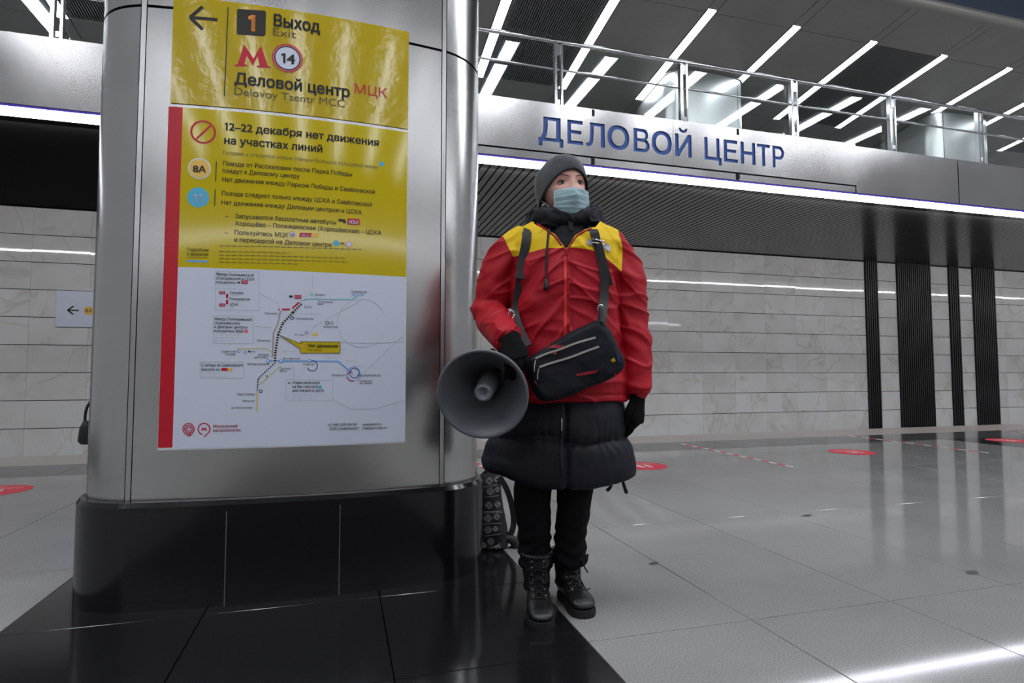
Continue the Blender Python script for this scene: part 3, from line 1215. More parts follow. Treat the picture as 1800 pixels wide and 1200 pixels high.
def column(cx, yf, yb, z0, z1, hw=0.845, name='steel_column', seam=None, label='', base=True, group=None, steel='steel'):
    t = thing(name, label, 'column', (cx * K, (yf + yb) / 2 * K, (0 if base else z0) * K), 0, group)
    ol, nf = outline(hw, yf, yb, 0.045, 0.27)
    inner, _ = outline(hw - 0.02, yf + 0.02, yb - 0.02, 0.045, 0.26)

    def shell(pts_idx, za, zb, m, name_, off=0.0, thick=0.012):
        bm = bmesh.new()
        P = [Vector((cx + ol[i % len(ol)][0], ol[i % len(ol)][1], 0)) for i in pts_idx]
        Q = []
        for k2 in range(len(P)):
            tgn = (P[min(k2 + 1, len(P) - 1)] - P[max(k2 - 1, 0)]).normalized()
            Q.append(Vector((tgn.y, -tgn.x, 0)))
        A = [[], [], [], []]
        for p, nn in zip(P, Q):
            o_ = p + nn * off
            i_ = p + nn * (off - thick)
            for lst, (pp, zz) in zip(A, ((o_, za), (o_, zb), (i_, zb), (i_, za))):
                lst.append(bm.verts.new(Vector((pp.x, pp.y, zz)) * K))
        for k2 in range(len(P) - 1):
            for a_ in range(4):
                b_ = (a_ + 1) % 4
                bm.faces.new((A[a_][k2], A[a_][k2 + 1], A[b_][k2 + 1], A[b_][k2]))
        bm.faces.new([A[a_][0] for a_ in range(4)])
        bm.faces.new([A[a_][-1] for a_ in (3, 2, 1, 0)])
        bmesh.ops.recalc_face_normals(bm, faces=bm.faces)
        return obj(name_, bm, m, t, smooth=True, sharp=30)
    # dark core
    bm = bmesh.new()
    loft(bm, [[Vector((cx + p[0], p[1], zz)) * K for p in inner] for zz in (z0, z1)])
    bmesh.ops.recalc_face_normals(bm, faces=bm.faces)
    obj('core', bm, M['joint_black'], t)
    n = len(ol)
    sx = 0.63            # seams of the front panel

    def idx(x_):
        return min(range(nf + 1), key=lambda i: abs(ol[i][0] - x_))
    # exact seam points are inserted by moving the nearest outline points
    i0, i1 = idx(-sx + 0.013), idx(sx - 0.013)
    bands = [(z0, z1)] if seam is None else [(z0, seam - 0.006), (seam + 0.006, z1)]
    return t, ol, inner, nf, bands, shell


def build_column(cx, yf, yb, z0, z1, **kw):
    hw = kw.get('hw', 0.845)
    t, ol, inner, nf, bands, shell = column(cx, yf, yb, z0, z1, **kw)
    n = len(ol)
    # parametrise outline by index; seams at x=+-0.625 .. 0.648 on the front arc
    fx = [p[0] for p in ol[:nf + 1]]

    def between(a, b):
        return [i for i in range(nf + 1) if a <= ol[i][0] <= b]

    def setx(i, x_):
        half = fx[-1]
        R = (half * half + 0.045 ** 2) / 0.09
        ol[i] = (x_, yf + R - math.sqrt(R * R - x_ * x_))
    S = ((-0.638, -0.612), (0.614, 0.640))
    ids = []
    for a, b in S:
        ia = min(range(nf + 1), key=lambda i: abs(fx[i] - a))
        ib = ia + 1 if fx[ia] <= a + 0.02 else ia
        if ib == ia:
            ia -= 1
        ids.append((ia, ib))
        setx(ia, a)
        setx(ib, b)
    g = 0.004
    for za, zb in bands:
        # front panel
        (l0, l1), (r0, r1) = ids
        shell(range(l1, r0 + 1), za, zb, M[kw.get('steel', 'steel')], 'front_panel')
        # right corner + side + back + left corner
        rest = list(range(r1, n)) + list(range(n, n + l0 + 1))
        q = nf + 14 + 1
        m1 = r1 + (len(rest)) // 2
        k1 = list(range(r1, nf + 15))
        k2 = list(range(nf + 14, n - 14 + 1))
        k3 = list(range(n - 14, n + l0 + 1))
        shell(k1, za, zb, M[kw.get('steel', 'steel')], 'corner_panel')
        shell(k2, za, zb, M[kw.get('steel', 'steel')], 'back_panel')
        shell(k3, za, zb, M[kw.get('steel', 'steel')], 'corner_panel')
    for (a, b) in ids:
        xa, xb = ol[a], ol[b]
        bm = bmesh.new()
        za, zb = bands[0][0], bands[-1][1]
        yy = min(xa[1], xb[1])
        box(bm, cx + xa[0] + g, cx + xb[0] - g, yy + 0.001, yy + 0.012, za, zb)
        obj('joint_strip', bm, M['steel_strip'], t)
    return t, ol, nf


CX, YF, YB = -0.18, 2.655, 4.2
colm, COL_OL, NF = build_column(CX, YF, YB, 0.415, 9.0, seam=2.44,
                                label='big brushed steel column with rounded corners on a black stone base')
# black stone base, three front blocks plus corner blocks
bol, bnf = outline(0.865, 2.605, 4.25, 0.045, 0.28)
binner, _ = outline(0.80, 2.67, 4.18, 0.045, 0.22)


def base_part(idx, name='base_block'):
    P = [Vector((CX + bol[i % len(bol)][0], bol[i % len(bol)][1], 0)) for i in idx]
    Q = []
    for k2 in range(len(P)):
        tg = (P[min(k2 + 1, len(P) - 1)] - P[max(k2 - 1, 0)]).normalized()
        Q.append(Vector((tg.y, -tg.x, 0)))
    prof = [(0.0, 0.0), (0.0, 0.395), (-0.012, 0.413), (-0.09, 0.415), (-0.09, 0.0)]
    bm = bmesh.new()
    rings = []
    for p, nn in zip(P, Q):
        rings.append([Vector(((p + nn * o_).x, (p + nn * o_).y, z_)) * K for o_, z_ in prof])
    loft(bm, rings)
    bmesh.ops.recalc_face_normals(bm, faces=bm.faces)
    return obj(name, bm, M['black_base'], colm, smooth=True, sharp=25)


def bidx(x_):
    return min(range(bnf + 1), key=lambda i: abs(bol[i][0] - x_))


ja, jb = bidx(-0.25), bidx(0.18)
bol[ja] = (-0.25, bol[ja][1])
bol[jb] = (0.185, bol[jb][1])


def shorten(idx):
    return idx


nb_ = len(bol)
cuts = [0, ja, jb, bnf + 15, nb_ - 14, nb_]
for a_, b_ in zip(cuts[:-1], cuts[1:]):
    base_part(list(range(a_, b_ + 1)))
for (i_) in (ja, jb):
    p = bol[i_]
    obj('base_joint', bx(CX + p[0] - 0.0018, CX + p[0] + 0.0018, p[1] - 0.0008, p[1] + 0.01, 0.0, 0.37), M['joint'], colm)

# the upper columns
for cx_, lb in ((6.72, 'nearer steel column on the upper level behind the balustrade, right of the sign letters'),
                (13.25, 'farther steel column on the upper level at the right edge behind the balustrade')):
    t_, _o, _n = build_column(cx_, 9.55, 11.2, 4.45, ZC(9.4) + 0.05, name='upper_column', base=False, steel='steel_upper', label=lb, group='upper level columns')
    rr, _ = outline(0.86, 9.53, 11.22, 0.045, 0.27)
    bm = bmesh.new()
    loft(bm, [[Vector((cx_ + p[0], p[1], ZC(p[1]) - dz)) * K for p in rr] for dz in (0.0, 0.03)])
    bmesh.ops.recalc_face_normals(bm, faces=bm.faces)
    obj('top_collar', bm, M['ceil'], t_)

# ================================================================== POSTERS ON THE COLUMN
_half = COL_OL[NF][0]
RC = (_half * _half + 0.045 ** 2) / 0.09 * K
CXw, CYw = CX * K, YF * K + RC


def face(s, z, off=0.0):
    """point on the column's curved front; s = arc length from its middle (m)"""
    a = s / RC
    r = RC + off
    return Vector((CXw + r * math.sin(a), CYw - r * math.cos(a), z))


def pf(px, py):
    d = pix(px, py)
    ox, oy = -CXw, -CYw
    A = d.x ** 2 + d.y ** 2
    B = 2 * (ox * d.x + oy * d.y)
    C_ = ox * ox + oy * oy - RC * RC
    tt = (-B - math.sqrt(B * B - 4 * A * C_)) / (2 * A)
    p = Vector((0, 0, CAMH)) + d * tt
    return (math.asin((p.x - CXw) / RC) * RC, p.z)


class Print:
    def __init__(self, root, base=0.0045):
        self.root = root
        self.base = base
        self.lay = 0

    def off(self, layer):
        return self.base + layer * 0.0007

    def poly(self, pts, m, layer=1, name='print', is_px=True):
        P = [pf(*p) for p in pts] if is_px else pts
        bm = bmesh.new()
        vv = [bm.verts.new(face(s, z, self.off(layer))) for s, z in P]
        for t_ in tessellate_polygon([[Vector((s, z, 0)) for s, z in P]]):
            bm.faces.new([vv[i] for i in t_])
        self.fix(bm)
        return obj(name, bm, M[m], self.root)

    def fix(self, bm):
        bm.normal_update()
        for f in bm.faces:
            if f.normal.y > 0:
                f.normal_flip()

    def rect(self, s0, s1, z0, z1, m, layer=0, name='sheet', thick=0.0):
        n = max(1, int((s1 - s0) / 0.02))
        bm = bmesh.new()
        o_ = self.off(layer)
        top = [bm.verts.new(face(s0 + (s1 - s0) * i / n, z1, o_)) for i in range(n + 1)]
        bot = [bm.verts.new(face(s0 + (s1 - s0) * i / n, z0, o_)) for i in range(n + 1)]
        for i in range(n):
            bm.faces.new((bot[i], bot[i + 1], top[i + 1], top[i]))
        if thick:
            r = bmesh.ops.extrude_face_region(bm, geom=list(bm.faces))
            for v in [g for g in r['geom'] if isinstance(g, bmesh.types.BMVert)]:
                c = Vector((CXw, CYw, v.co.z))
                v.co = c + (v.co - c) * ((RC + o_ - thick) / (RC + o_))
            bmesh.ops.recalc_face_normals(bm, faces=bm.faces)
        else:
            self.fix(bm)
        return obj(name, bm, M[m], self.root, smooth=False)

    def line(self, pts, wpx, m, layer=1, name='print', dash=None):
        P = [Vector(pf(*p)) for p in pts]
        wd = wpx / 405.0 / 2
        bm = bmesh.new()
        for a, b in zip(P[:-1], P[1:]):
            L = (b - a).length
            if L < 1e-5:
                continue
            d = (b - a) / L
            nn = Vector((-d.y, d.x))
            if dash:
                on, offd = dash[0] / 405.0, dash[1] / 405.0
                tpos = 0
                segs = []
                while tpos < L:
                    segs.append((tpos, min(L, tpos + on)))
                    tpos += on + offd
            else:
                k_ = max(1, int(L / 0.06))
                segs = [(L * i / k_, L * (i + 1) / k_) for i in range(k_)]
            for s0, s1 in segs:
                q = [a + d * s0 + nn * wd, a + d * s1 + nn * wd, a + d * s1 - nn * wd, a + d * s0 - nn * wd]
                bm.faces.new([bm.verts.new(face(p.x, p.y, self.off(layer))) for p in q])
        self.fix(bm)
        return obj(name, bm, M[m], self.root)

    def disc(self, px, py, rpx, m, layer=1, inner=0, name='print', n=28):
        s, z = pf(px, py)
        r = rpx / 405.0
        bm = bmesh.new()
        o = self.off(layer)
        if inner:
            ri = inner / 405.0
            A = [bm.verts.new(face(s + r * math.cos(2 * PI * i / n), z + r * math.sin(2 * PI * i / n), o)) for i in range(n)]
            B = [bm.verts.new(face(s + ri * math.cos(2 * PI * i / n), z + ri * math.sin(2 * PI * i / n), o)) for i in range(n)]
            for i in range(n):
                bm.faces.new((A[i], A[(i + 1) % n], B[(i + 1) % n], B[i]))
        else:
            bm.faces.new([bm.verts.new(face(s + r * math.cos(2 * PI * i / n), z + r * math.sin(2 * PI * i / n), o)) for i in range(n)])
        self.fix(bm)
        return obj(name, bm, M[m], self.root)

    def text(self, txt, px0, py0, px1, cappx, m='black_print', layer=2, bold=0.012, name='lettering'):
        """baseline starts at (px0,py0), ends at pixel column px1, capital height in pixels"""
        me = text_mesh(txt)
        if not len(me.vertices):
            return
        if bold > 0.004:
            me = embolden(me, bold * 1.3)
        xs = [v.co.x for v in me.vertices]
        a, b = min(xs), max(xs)
        s0, z0 = pf(px0, py0)
        # same height on the surface at the far end
        s1 = pf(px1, py0)[0]
        _, zt = pf(px0, py0 - cappx)
        sy = (zt - z0) / 0.73
        sx = (s1 - s0) / (b - a)
        for v in me.vertices:
            v.co = face(s0 + (v.co.x - a) * sx, z0 + v.co.y * sy, self.off(layer))
        o_ = None
        me.transform(mw(self.root).inverted())
        me.materials.clear()
        me.materials.append(M[m])
        return link(name, me, M[m], self.root)


# --- upper exit sign
s0, s1 = pf(300, 184)[0], pf(717, 216)[0]
zb, ztp = pf(500, 199)[1], pf(500, 0)[1]
zt_up = 2.49 * K
ex = thing('exit_sign', 'glossy yellow exit sign with left arrow, on the column above the notice', 'sign',
           face((s0 + s1) / 2, 2.035 * K))
P1 = Print(ex)
P1.rect(s0, s1, 2.033 * K, 2.49 * K, 'yellow_film', 0, 'sheet', thick=0.003)
P1.line([(334, 32), (383, 36)], 5.5, 'black_print', name='arrow')
P1.line([(357, 13), (335, 32), (357, 53)], 5.5, 'black_print', name='arrow')
P1.line([(401.6, 14), (395, 170)], 1.6, 'black_print', name='divider')
P1.poly([(419, 17), (466, 20), (468, 23), (467, 62), (464, 65), (419, 62), (416.5, 59), (417, 19)], 'black_print', 1, 'exit_number_square')
P1.text('1', 436, 54, 449, 27, 'orange_print', bold=0.03)
P1.text('Выход', 481, 46.5, 563, 21, bold=0.022)
P1.text('Exit', 480, 63, 521, 14, 'grey_print', bold=0.0)
P1.poly([(413, 115), (418, 114), (430, 79), (446, 104), (459, 81), (471, 117), (476.5, 118), (476.5, 120.5), (452, 119.5), (452, 117), (457, 116),
         (453, 100), (445, 117), (434, 99), (430, 114), (435, 115), (435, 118), (413, 117.5)], 'red_print', 1, 'metro_letter')
P1.disc(505.6, 103.5, 23.5, 'pink_print', 1)
P1.disc(505.6, 103.5, 20.5, 'black_print', 2, inner=18.5)
P1.disc(505.6, 103.5, 18.5, 'white_print', 2)
P1.disc(505.6, 103.5, 23.8, 'red_print', 2, inner=22.3)
P1.text('14', 494, 111, 519, 17, layer=3, bold=0.02)
P1.text('Деловой центр', 412.6, 148, 615, 20, bold=0.02)
P1.text('МЦК', 623, 164, 680, 17, 'red_print', bold=0.004)
P1.text('Delovoy Tsentr MCC', 412.6, 167.5, 606, 14, 'grey_print', bold=0.0)

# --- lower notice
s0, s1 = pf(297, 187)[0], pf(717, 219)[0]
no = thing('service_notice', 'tall notice poster with red side stripe, yellow text and white route map', 'poster',
           face((s0 + s1) / 2, 0.612 * K))
P2 = Print(no)
ZA, ZM, ZB = 2.018 * K, 1.352 * K, 0.612 * K
P2.rect(s0, s1, ZB, ZA, 'film_clear', 0, 'sheet', thick=0.003)
sr = s0 + 0.052
P2.rect(sr, s1 - 0.002, ZM, ZA - 0.001, 'yellow_print', 1, 'yellow_field')
P2.rect(sr, s1 - 0.002, ZB + 0.004, ZM, 'white_print', 1, 'map_field')
P2.rect(s0 + 0.001, sr, ZB + 0.010, ZA - 0.001, 'red_print', 1, 'red_stripe')
P2.disc(358, 233, 19, 'red_print', 2, inner=16)
P2.line([(346, 245), (371, 222)], 3.0, 'red_print', 2)
T2 = lambda *a, **k: P2.text(*a, **dict(dict(layer=2), **k))
T2('12–22 декабря нет движения', 395, 229.5, 666, 13.5, bold=0.02)
T2('на участках линий', 394.7, 253.5, 567, 13.5, bold=0.02)
T2('Готовим к открытию новые станции Большой кольцевой линии', 392.7, 272.5, 664, 7, 'grey_print', bold=0.0)
P2.disc(670.5, 289, 4.2, 'sky_print', 2)
P2.disc(351.3, 297, 17, 'film_clear', 2)
P2.disc(351.3, 297, 15, 'orange_badge', 3)
T2('8А', 340, 303, 363, 11.5, layer=4, bold=0.02)
P2.line([(381, 284), (380, 320)], 1.4, 'black_print', 2)
T2('Поезда от Рассказовки после Парка Победы', 392.7, 291.5, 619, 8, bold=0.008)
T2('поедут к Деловому центру', 391.9, 304.3, 527, 8, bold=0.008)
T2('Нет движения между Парком Победы и Савёловской', 391.4, 319.6, 659, 8, bold=0.008)
P2.disc(349.2, 347.5, 16, 'sky_print', 2)
T2('11', 341, 354.5, 357, 13, 'white_print', layer=3, bold=0.02)
P2.line([(379, 333.5), (378, 362.5)], 1.4, 'black_print', 2)
T2('Поезда следуют только между ЦСКА и Савёловской', 390.6, 343.9, 654, 8, bold=0.008)
T2('Нет движения между Деловым центром и ЦСКА', 389.6, 360, 636, 8, bold=0.008)
P2.line([(396.5, 381), (402, 381.3)], 1.2, 'grey_print', 2)
P2.line([(396, 410), (401.5, 410.3)], 1.2, 'grey_print', 2)
T2('Запускаются бесплатные автобусы', 413.9, 384, 591, 8, bold=0.008)
P2.poly([(595, 385), (607, 386), (608, 393), (603, 392.5), (603, 390), (595, 389.5)], 'black_print', 2)
P2.poly([(610.7, 384.3), (632, 385.3), (632, 396), (610.7, 395.2)], 'red_print', 2)
T2('КМ', 613.5, 393.6, 629, 6.5, 'white_print', layer=3, bold=0.02)
T2('Хорошёво – Полежаевская (Хорошёвская) – ЦСКА', 413.6, 396.8, 670, 8, bold=0.008)
T2('Пользуйтесь МЦК', 413, 412.6, 507, 8, bold=0.008)
P2.disc(514, 412.5, 5, 'pink_print', 2)
P2.disc(514, 412.5, 4, 'white_print', 3)
T2('14', 511, 415, 517, 4.5, layer=4)
P2.poly([(527.5, 409.5), (548, 410), (545.5, 417.5), (526, 417)], 'red_print', 2)
P2.poly([(548.5, 410), (561, 410.5), (559, 418), (546, 417.5)], 'orange_badge', 2)
T2('МЦД', 530, 416, 544, 4.5, 'white_print', layer=3)
T2('и пересадкой на Деловом центре', 412.6, 425.4, 583, 8, bold=0.008)
P2.disc(591, 428, 4.8, 'sky_print', 2)
T2('8А', 598, 430.5, 606, 4.8)
P2.disc(613, 429.5, 5, 'pink_print', 2)
P2.disc(613, 429.5, 4, 'white_print', 3)
T2('Подробнее', 329.5, 441.5, 367.6, 6, bold=0.006)
T2('о закрытии', 329.5, 449, 367, 6, bold=0.006)
P2.line([(329, 452.5), (366, 453)], 0.9, 'grey_print', 2)
P2.line([(329, 459), (367, 460)], 3.0, 'line_blue', 2)
for y_, xe in ((432.5, 637), (442, 508), (448.5, 607), (455, 611), (461, 525)):
    P2.line([(386, y_), (xe, y_ + (xe - 386) * 0.026)], 1.1, 'grey_print', 2, dash=(7, 2.2))
# route map.  q() converts coordinates measured on the 3.53x enlargement
q = lambda X, Y: (270 + X / 3.5304, 460 + Y / 3.5294)
ML = lambda pts, w_, m, **k: P2.line([q(*p) for p in pts], w_, m, **dict(dict(layer=2), **k))
for bxx in ((385, 60, 655, 302), (372, 335, 620, 508), (292, 620, 562, 722), (822, 730, 1112, 860)):
    a_, b_, c_, d_ = bxx
    ML([(a_, b_), (c_, b_ + 4), (c_, d_), (a_, d_ - 3), (a_, b_)], 0.9, 'pale_print')
MT = lambda t_, X, Y, X1, c=5, m='black_print', **k: P2.text(t_, *q(X, Y), q(X1, Y)[0], c, m, **dict(dict(layer=3, bold=0.006), **k))
MT('Между Полежаевской', 392, 85, 622)
MT('(Хорошёвской) и ЦСКА', 392, 110, 628)
MT('пользуйтесь', 390, 135, 512)
ML([(522, 130), (538, 130)], 2.5, 'black_print')
ML([(546, 128), (586, 129)], 5.5, 'red_print')
MT('КМ', 552, 134, 580, 3.5, 'white_print', layer=4)
ML([(392, 150), (535, 152)], 0.8, 'pale_print', dash=(6, 2))
ML([(392, 166), (570, 170)], 0.8, 'pale_print', dash=(6, 2))
ML([(458, 192), (458, 270)], 3.2, 'red_print')
for yy in (195, 232, 270):
    P2.disc(*q(458, yy), 1.6, 'white_print', 3)
for yy in (193, 269):
    ML([(408, yy), (446, yy)], 4.6, 'red_print')
    MT('КМ', 413, yy + 5, 440, 3.2, 'white_print', layer=4)
MT('Хорошёво', 475, 200, 560, 4.5)
MT('Полежаевская', 473, 238, 600, 4.5)
MT('ЦСКА', 475, 274, 528, 4.5)
for yy, x1_ in ((210, 545), (248, 565), (284, 505)):
    ML([(475, yy), (x1_, yy + 1)], 0.8, 'pale_print')
MT('Между Полежаевской', 382, 363, 610)
MT('(Хорошёвской)', 380, 388, 535)
MT('и Деловым центром', 378, 412, 585)
MT('пользуйтесь МЦК', 376, 437, 560)
P2.disc(*q(575, 431), 3.2, 'pink_print', 2)
for yy, x1_ in ((453, 540), (470, 500), (488, 505)):
    ML([(380, yy), (x1_, yy + 2)], 0.8, 'pale_print', dash=(6, 2))
MT('С запада на Савёловскую', 300, 648, 556)
MT('быстрее на', 300, 674, 412)
ML([(423, 667), (462, 668)], 4.5, 'red_print')
ML([(464, 668), (492, 669)], 4.5, 'orange_badge')
for yy, x1_ in ((688, 475), (706, 465)):
    ML([(302, yy), (x1_, yy + 2)], 0.8, 'pale_print', dash=(6, 2))
MT('Новая пересадка', 862, 757, 1030)
MT('на Выставочной', 862, 782, 1018)
P2.disc(*q(1033, 776), 2.8, 'sky_print', 2)
MT('для поездок в центр', 862, 806, 1056)
ML([(835, 751), (850, 751)], 2.2, 'grey_print2')
ML([(862, 824), (1100, 827)], 0.8, 'pale_print', dash=(6, 2))
ML([(862, 842), (990, 845)], 0.8, 'pale_print', dash=(6, 2))
# pale background lines
arc = lambda cx_, cy_, r_, a0, a1, ry=None: [(cx_ + r_ * math.cos(math.radians(a0 + (a1 - a0) * i / 24)), cy_ - (ry or r_) * math.sin(math.radians(a0 + (a1 - a0) * i / 24))) for i in range(25)]
ML(arc(1290, 380, 150, 20, 330), 1.0, 'pale_print')
ML([(655, 195), (770, 255), (790, 300)], 1.0, 'pale_print')
ML([(630, 400), (735, 410)], 1.0, 'pale_print')
ML([(1155, 500), (1350, 505), (1548, 495)], 1.2, 'pale_print')
ML([(1285, 240), (1000, 400), (950, 470)], 1.0, 'pale_print')
ML([(1548, 455), (1300, 690), (1270, 740)], 1.2, 'pale_print')
ML([(1115, 850), (1220, 915), (1380, 910), (1548, 860)], 1.1, 'pale_print')
ML([(870, 640), (870, 720)], 1.0, 'pale_print')
ML([(990, 80), (985, 170), (930, 240)], 1.0, 'pale_print')
ML([(660, 760), (790, 645)], 1.6, 'khaki_print')
ML([(520, 540), (700, 538), (735, 560)], 1.4, 'khaki_print')
# lines
ML([(910, 245), (965, 232), (1230, 236), (1268, 210)], 1.6, 'teal_print')
ML([(775, 298), (855, 295), (908, 248)], 2.6, 'red_print')
for p_ in ((790, 298), (855, 294), (908, 246)):
    P2.disc(*q(*p_), 2.0, 'white_print', 3)
ML([(875, 218), (918, 219)], 6.2, 'red_print')
MT('КМ', 880, 226, 915, 4.5, 'white_print', layer=4)
ML([(842, 216), (864, 217)], 3.5, 'black_print')
ML([(790, 300), (770, 390), (745, 440), (738, 590)], 2.4, 'brown_print')
ML([(918, 262), (865, 315), (800, 385), (775, 450), (757, 560), (755, 625)], 4.2, 'film_clear')
ML([(918, 262), (865, 315), (800, 385), (775, 450), (757, 560), (755, 625)], 3.6, 'black_print', dash=(2.4, 1.8), layer=3)
ML([(755, 625), (650, 725), (645, 800)], 1.8, 'black_print', dash=(2.4, 1.6), layer=3)
ML([(645, 800), (643, 930)], 2.4, 'khaki_print')
ML([(710, 615), (1145, 617), (1235, 695)], 2.4, 'line_blue')
for p_ in ((712, 616), (792, 616), (968, 614)):
    P2.disc(*q(*p_), 3.0, 'line_blue', 3)
    P2.disc(*q(*p_), 1.7, 'white_print', 4)
ML(arc(985, 645, 32, -160, 120), 1.4, 'navy_print')
ML(arc(1240, 695, 42, 0, 360), 1.2, 'line_blue')
ML(arc(1245, 690, 30, 0, 360), 1.2, 'navy_print')
ML(arc(1230, 710, 30, 90, 300), 1.2, 'red_print')
P2.disc(*q(982, 206), 2.4, 'teal_print', 2, inner=1.3)
for xx in (1243, 1268, 1295):
    P2.disc(*q(xx, 204), 2.4, 'line_blue', 2, inner=1.5)
P2.disc(*q(860, 350), 2.8, 'navy_print', 2, inner=1.6)
P2.disc(*q(950, 440), 2.6, 'grey_print2', 2, inner=1.6)
P2.disc(*q(1078, 380), 3.0, 'black_print', 2, inner=2.0)
P2.disc(*q(1104, 380), 3.0, 'grey_print2', 2, inner=2.0)
P2.disc(*q(530, 555), 2.6, 'line_blue', 2, inner=1.6)
P2.disc(*q(570, 561), 2.6, 'line_blue', 2, inner=1.6)
P2.disc(*q(667, 802), 2.8, 'navy_print', 2, inner=1.6)
ML([(985, 450), (1020, 450)], 4.0, 'orange_badge')
P2.poly([q(912, 496), q(1157, 497), q(1157, 566), q(912, 566)], 'yellow_print', 3)
P2.poly([q(785, 457), q(912, 508), q(912, 540)], 'yellow_print', 3)
ML([(912, 496), (1157, 497), (1157, 566), (912, 566), (912, 540), (785, 457), (912, 508), (912, 496)], 0.9, 'grey_print', layer=4)
MT('Нет движения', 958, 530, 1143, 6, layer=4, bold=0.015)
MT('No service', 958, 552, 1045, 4, 'grey_print', layer=4)
P2.disc(*q(937, 518), 3.2, 'orange_print', 4, inner=2.2)
for t_, X, Y, X1 in (('Хорошёво', 690, 326, 772), ('Полежаевская', 876, 358, 992), ('ЦСКА', 936, 288, 982), ('Динамо', 1000, 210, 1064),
                     ('Петровский', 1018, 254, 1112), ('парк', 1018, 268, 1054), ('Савёловская', 1225, 190, 1322), ('Шелепиха', 643, 494, 726),
                     ('Беговая', 876, 458, 938), ('Белорусская', 1055, 408, 1140), ('Славянский', 420, 562, 514), ('бульвар', 448, 578, 512), ('Фили', 588, 563, 632),
                     ('Деловой', 648, 582, 716), ('центр МЦК', 626, 598, 712), ('Международная', 584, 640, 720), ('Выставочная', 804, 606, 908),
                     ('Киевская', 930, 642, 996), ('Деловой', 784, 668, 852), ('центр', 784, 682, 830), ('Боровицкая', 1104, 708, 1188),
                     ('Александровский сад', 1262, 709, 1406), ('Библиотека', 1278, 745, 1356), ('им. Ленина', 1278, 759, 1354), ('Парк Победы', 520, 827, 630),
                     ('Минская', 556, 868, 628), ('до Рассказовки', 484, 911, 612), ('8А', 697, 715, 713)):
    MT(t_, X, Y, X1, 3.8, 'black_print' if t_ not in ('Беговая', 'Деловой ') else 'grey_print2', bold=0.0)
for X, Y, X1 in ((876, 324, 1035), (1068, 595, 1140), (1195, 614, 1260), (1238, 645, 1308), (1000, 222, 1040), (1225, 198, 1300), (800, 555, 890)):
    ML([(X, Y), (X1, Y + 1)], 1.2, 'pale_print', dash=(6, 1.5))
# logos and contacts
ML(arc(220, 1036, 35, -30, 290), 1.5, 'red_print')
ML(arc(220, 1036, 24, -35, 300), 1.5, 'red_print')
ML(arc(220, 1036, 13, 0, 330), 1.5, 'red_print')
ML([(252, 1050), (225, 1084)], 1.5, 'red_print')
ML([(240, 1050), (212, 1080)], 1.5, 'red_print')
ML(arc(316, 1036, 36, -40, 250), 1.7, 'red_print')
ML([(345, 1058), (316, 1084)], 1.7, 'red_print')
P2.poly([q(298, 1045), q(307, 1024), q(316, 1036), q(325, 1024), q(335, 1045), q(324, 1045), q(322, 1038), q(316, 1046), q(310, 1038), q(308, 1045)], 'red_print', 2)
MT('Московский', 373, 1028, 522, 5.5, 'red_print')
MT('метрополитен', 373, 1054, 543, 5.5, 'red_print')
MT('+7 495 539-54-54', 1080, 1019, 1258, 4.8)
MT('3210 с мобильного', 1092, 1043, 1272, 4.8)
MT('mosmetro.ru', 1296, 1015, 1413, 4.8)
MT('transport.mos.ru', 1296, 1038, 1446, 4.8)


# ================================================================== WALL SIGN, FLOOR MARKS
def yplane_text(txt, x0, z0, x1, caph, y, m, root, bold=0.01, name='lettering'):
    me = text_mesh(txt)
    xs = [v.co.x for v in me.vertices]
    a, b = min(xs), max(xs)
    for v in me.vertices:
        v.co = Vector((x0 + (v.co.x - a) * (x1 - x0) / (b - a), y, z0 + v.co.y / 0.73 * caph)) * K
    me.transform(mw(root).inverted())
    return link(name, me, M[m], root)


ws = thing('direction_sign', 'white direction sign with left arrow and yellow 8A disc on the tiled wall at left', 'sign', (-3.8 * K, 11.48 * K, 1.69 * K))
obj('sign_plate', bx(-4.55, -3.0, 11.462, 11.49, 1.69, 2.29), M['white_print'], ws)
bm = bmesh.new()
for (xa, za, xb, zb_) in ((-4.37, 1.965, -4.22, 1.965), (-4.38, 1.965, -4.30, 2.035), (-4.38, 1.965, -4.30, 1.895)):
    a = Vector((xa, 11.458, za)); b = Vector((xb, 11.458, zb_))
    d = (b - a).normalized(); nn = Vector((-d.z, 0, d.x)) * 0.012
    bm.faces.new([bm.verts.new(p_ * K) for p_ in (a + nn, b + nn, b - nn, a - nn)])
obj('arrow', bm, M['black_print'], ws)
bm = bmesh.new()
bm.faces.new([bm.verts.new(Vector((-4.08 + 0.075 * math.cos(a * PI / 12), 11.459, 1.965 + 0.075 * math.sin(a * PI / 12))) * K) for a in range(24)])
obj('line_disc', bm, M['orange_badge'], ws)
yplane_text('8А', -4.13, 1.935, -4.03, 0.065, 11.457, 'black_print', ws)
yplane_text('Новокосино', -3.96, 2.055, -3.45, 0.045, 11.458, 'black_print', ws, 0)
yplane_text('Раменки', -3.96, 1.965, -3.30, 0.07, 11.458, 'black_print', ws)
yplane_text('Ramenki', -3.96, 1.90, -3.5, 0.04, 11.458, 'grey_print2', ws, 0)

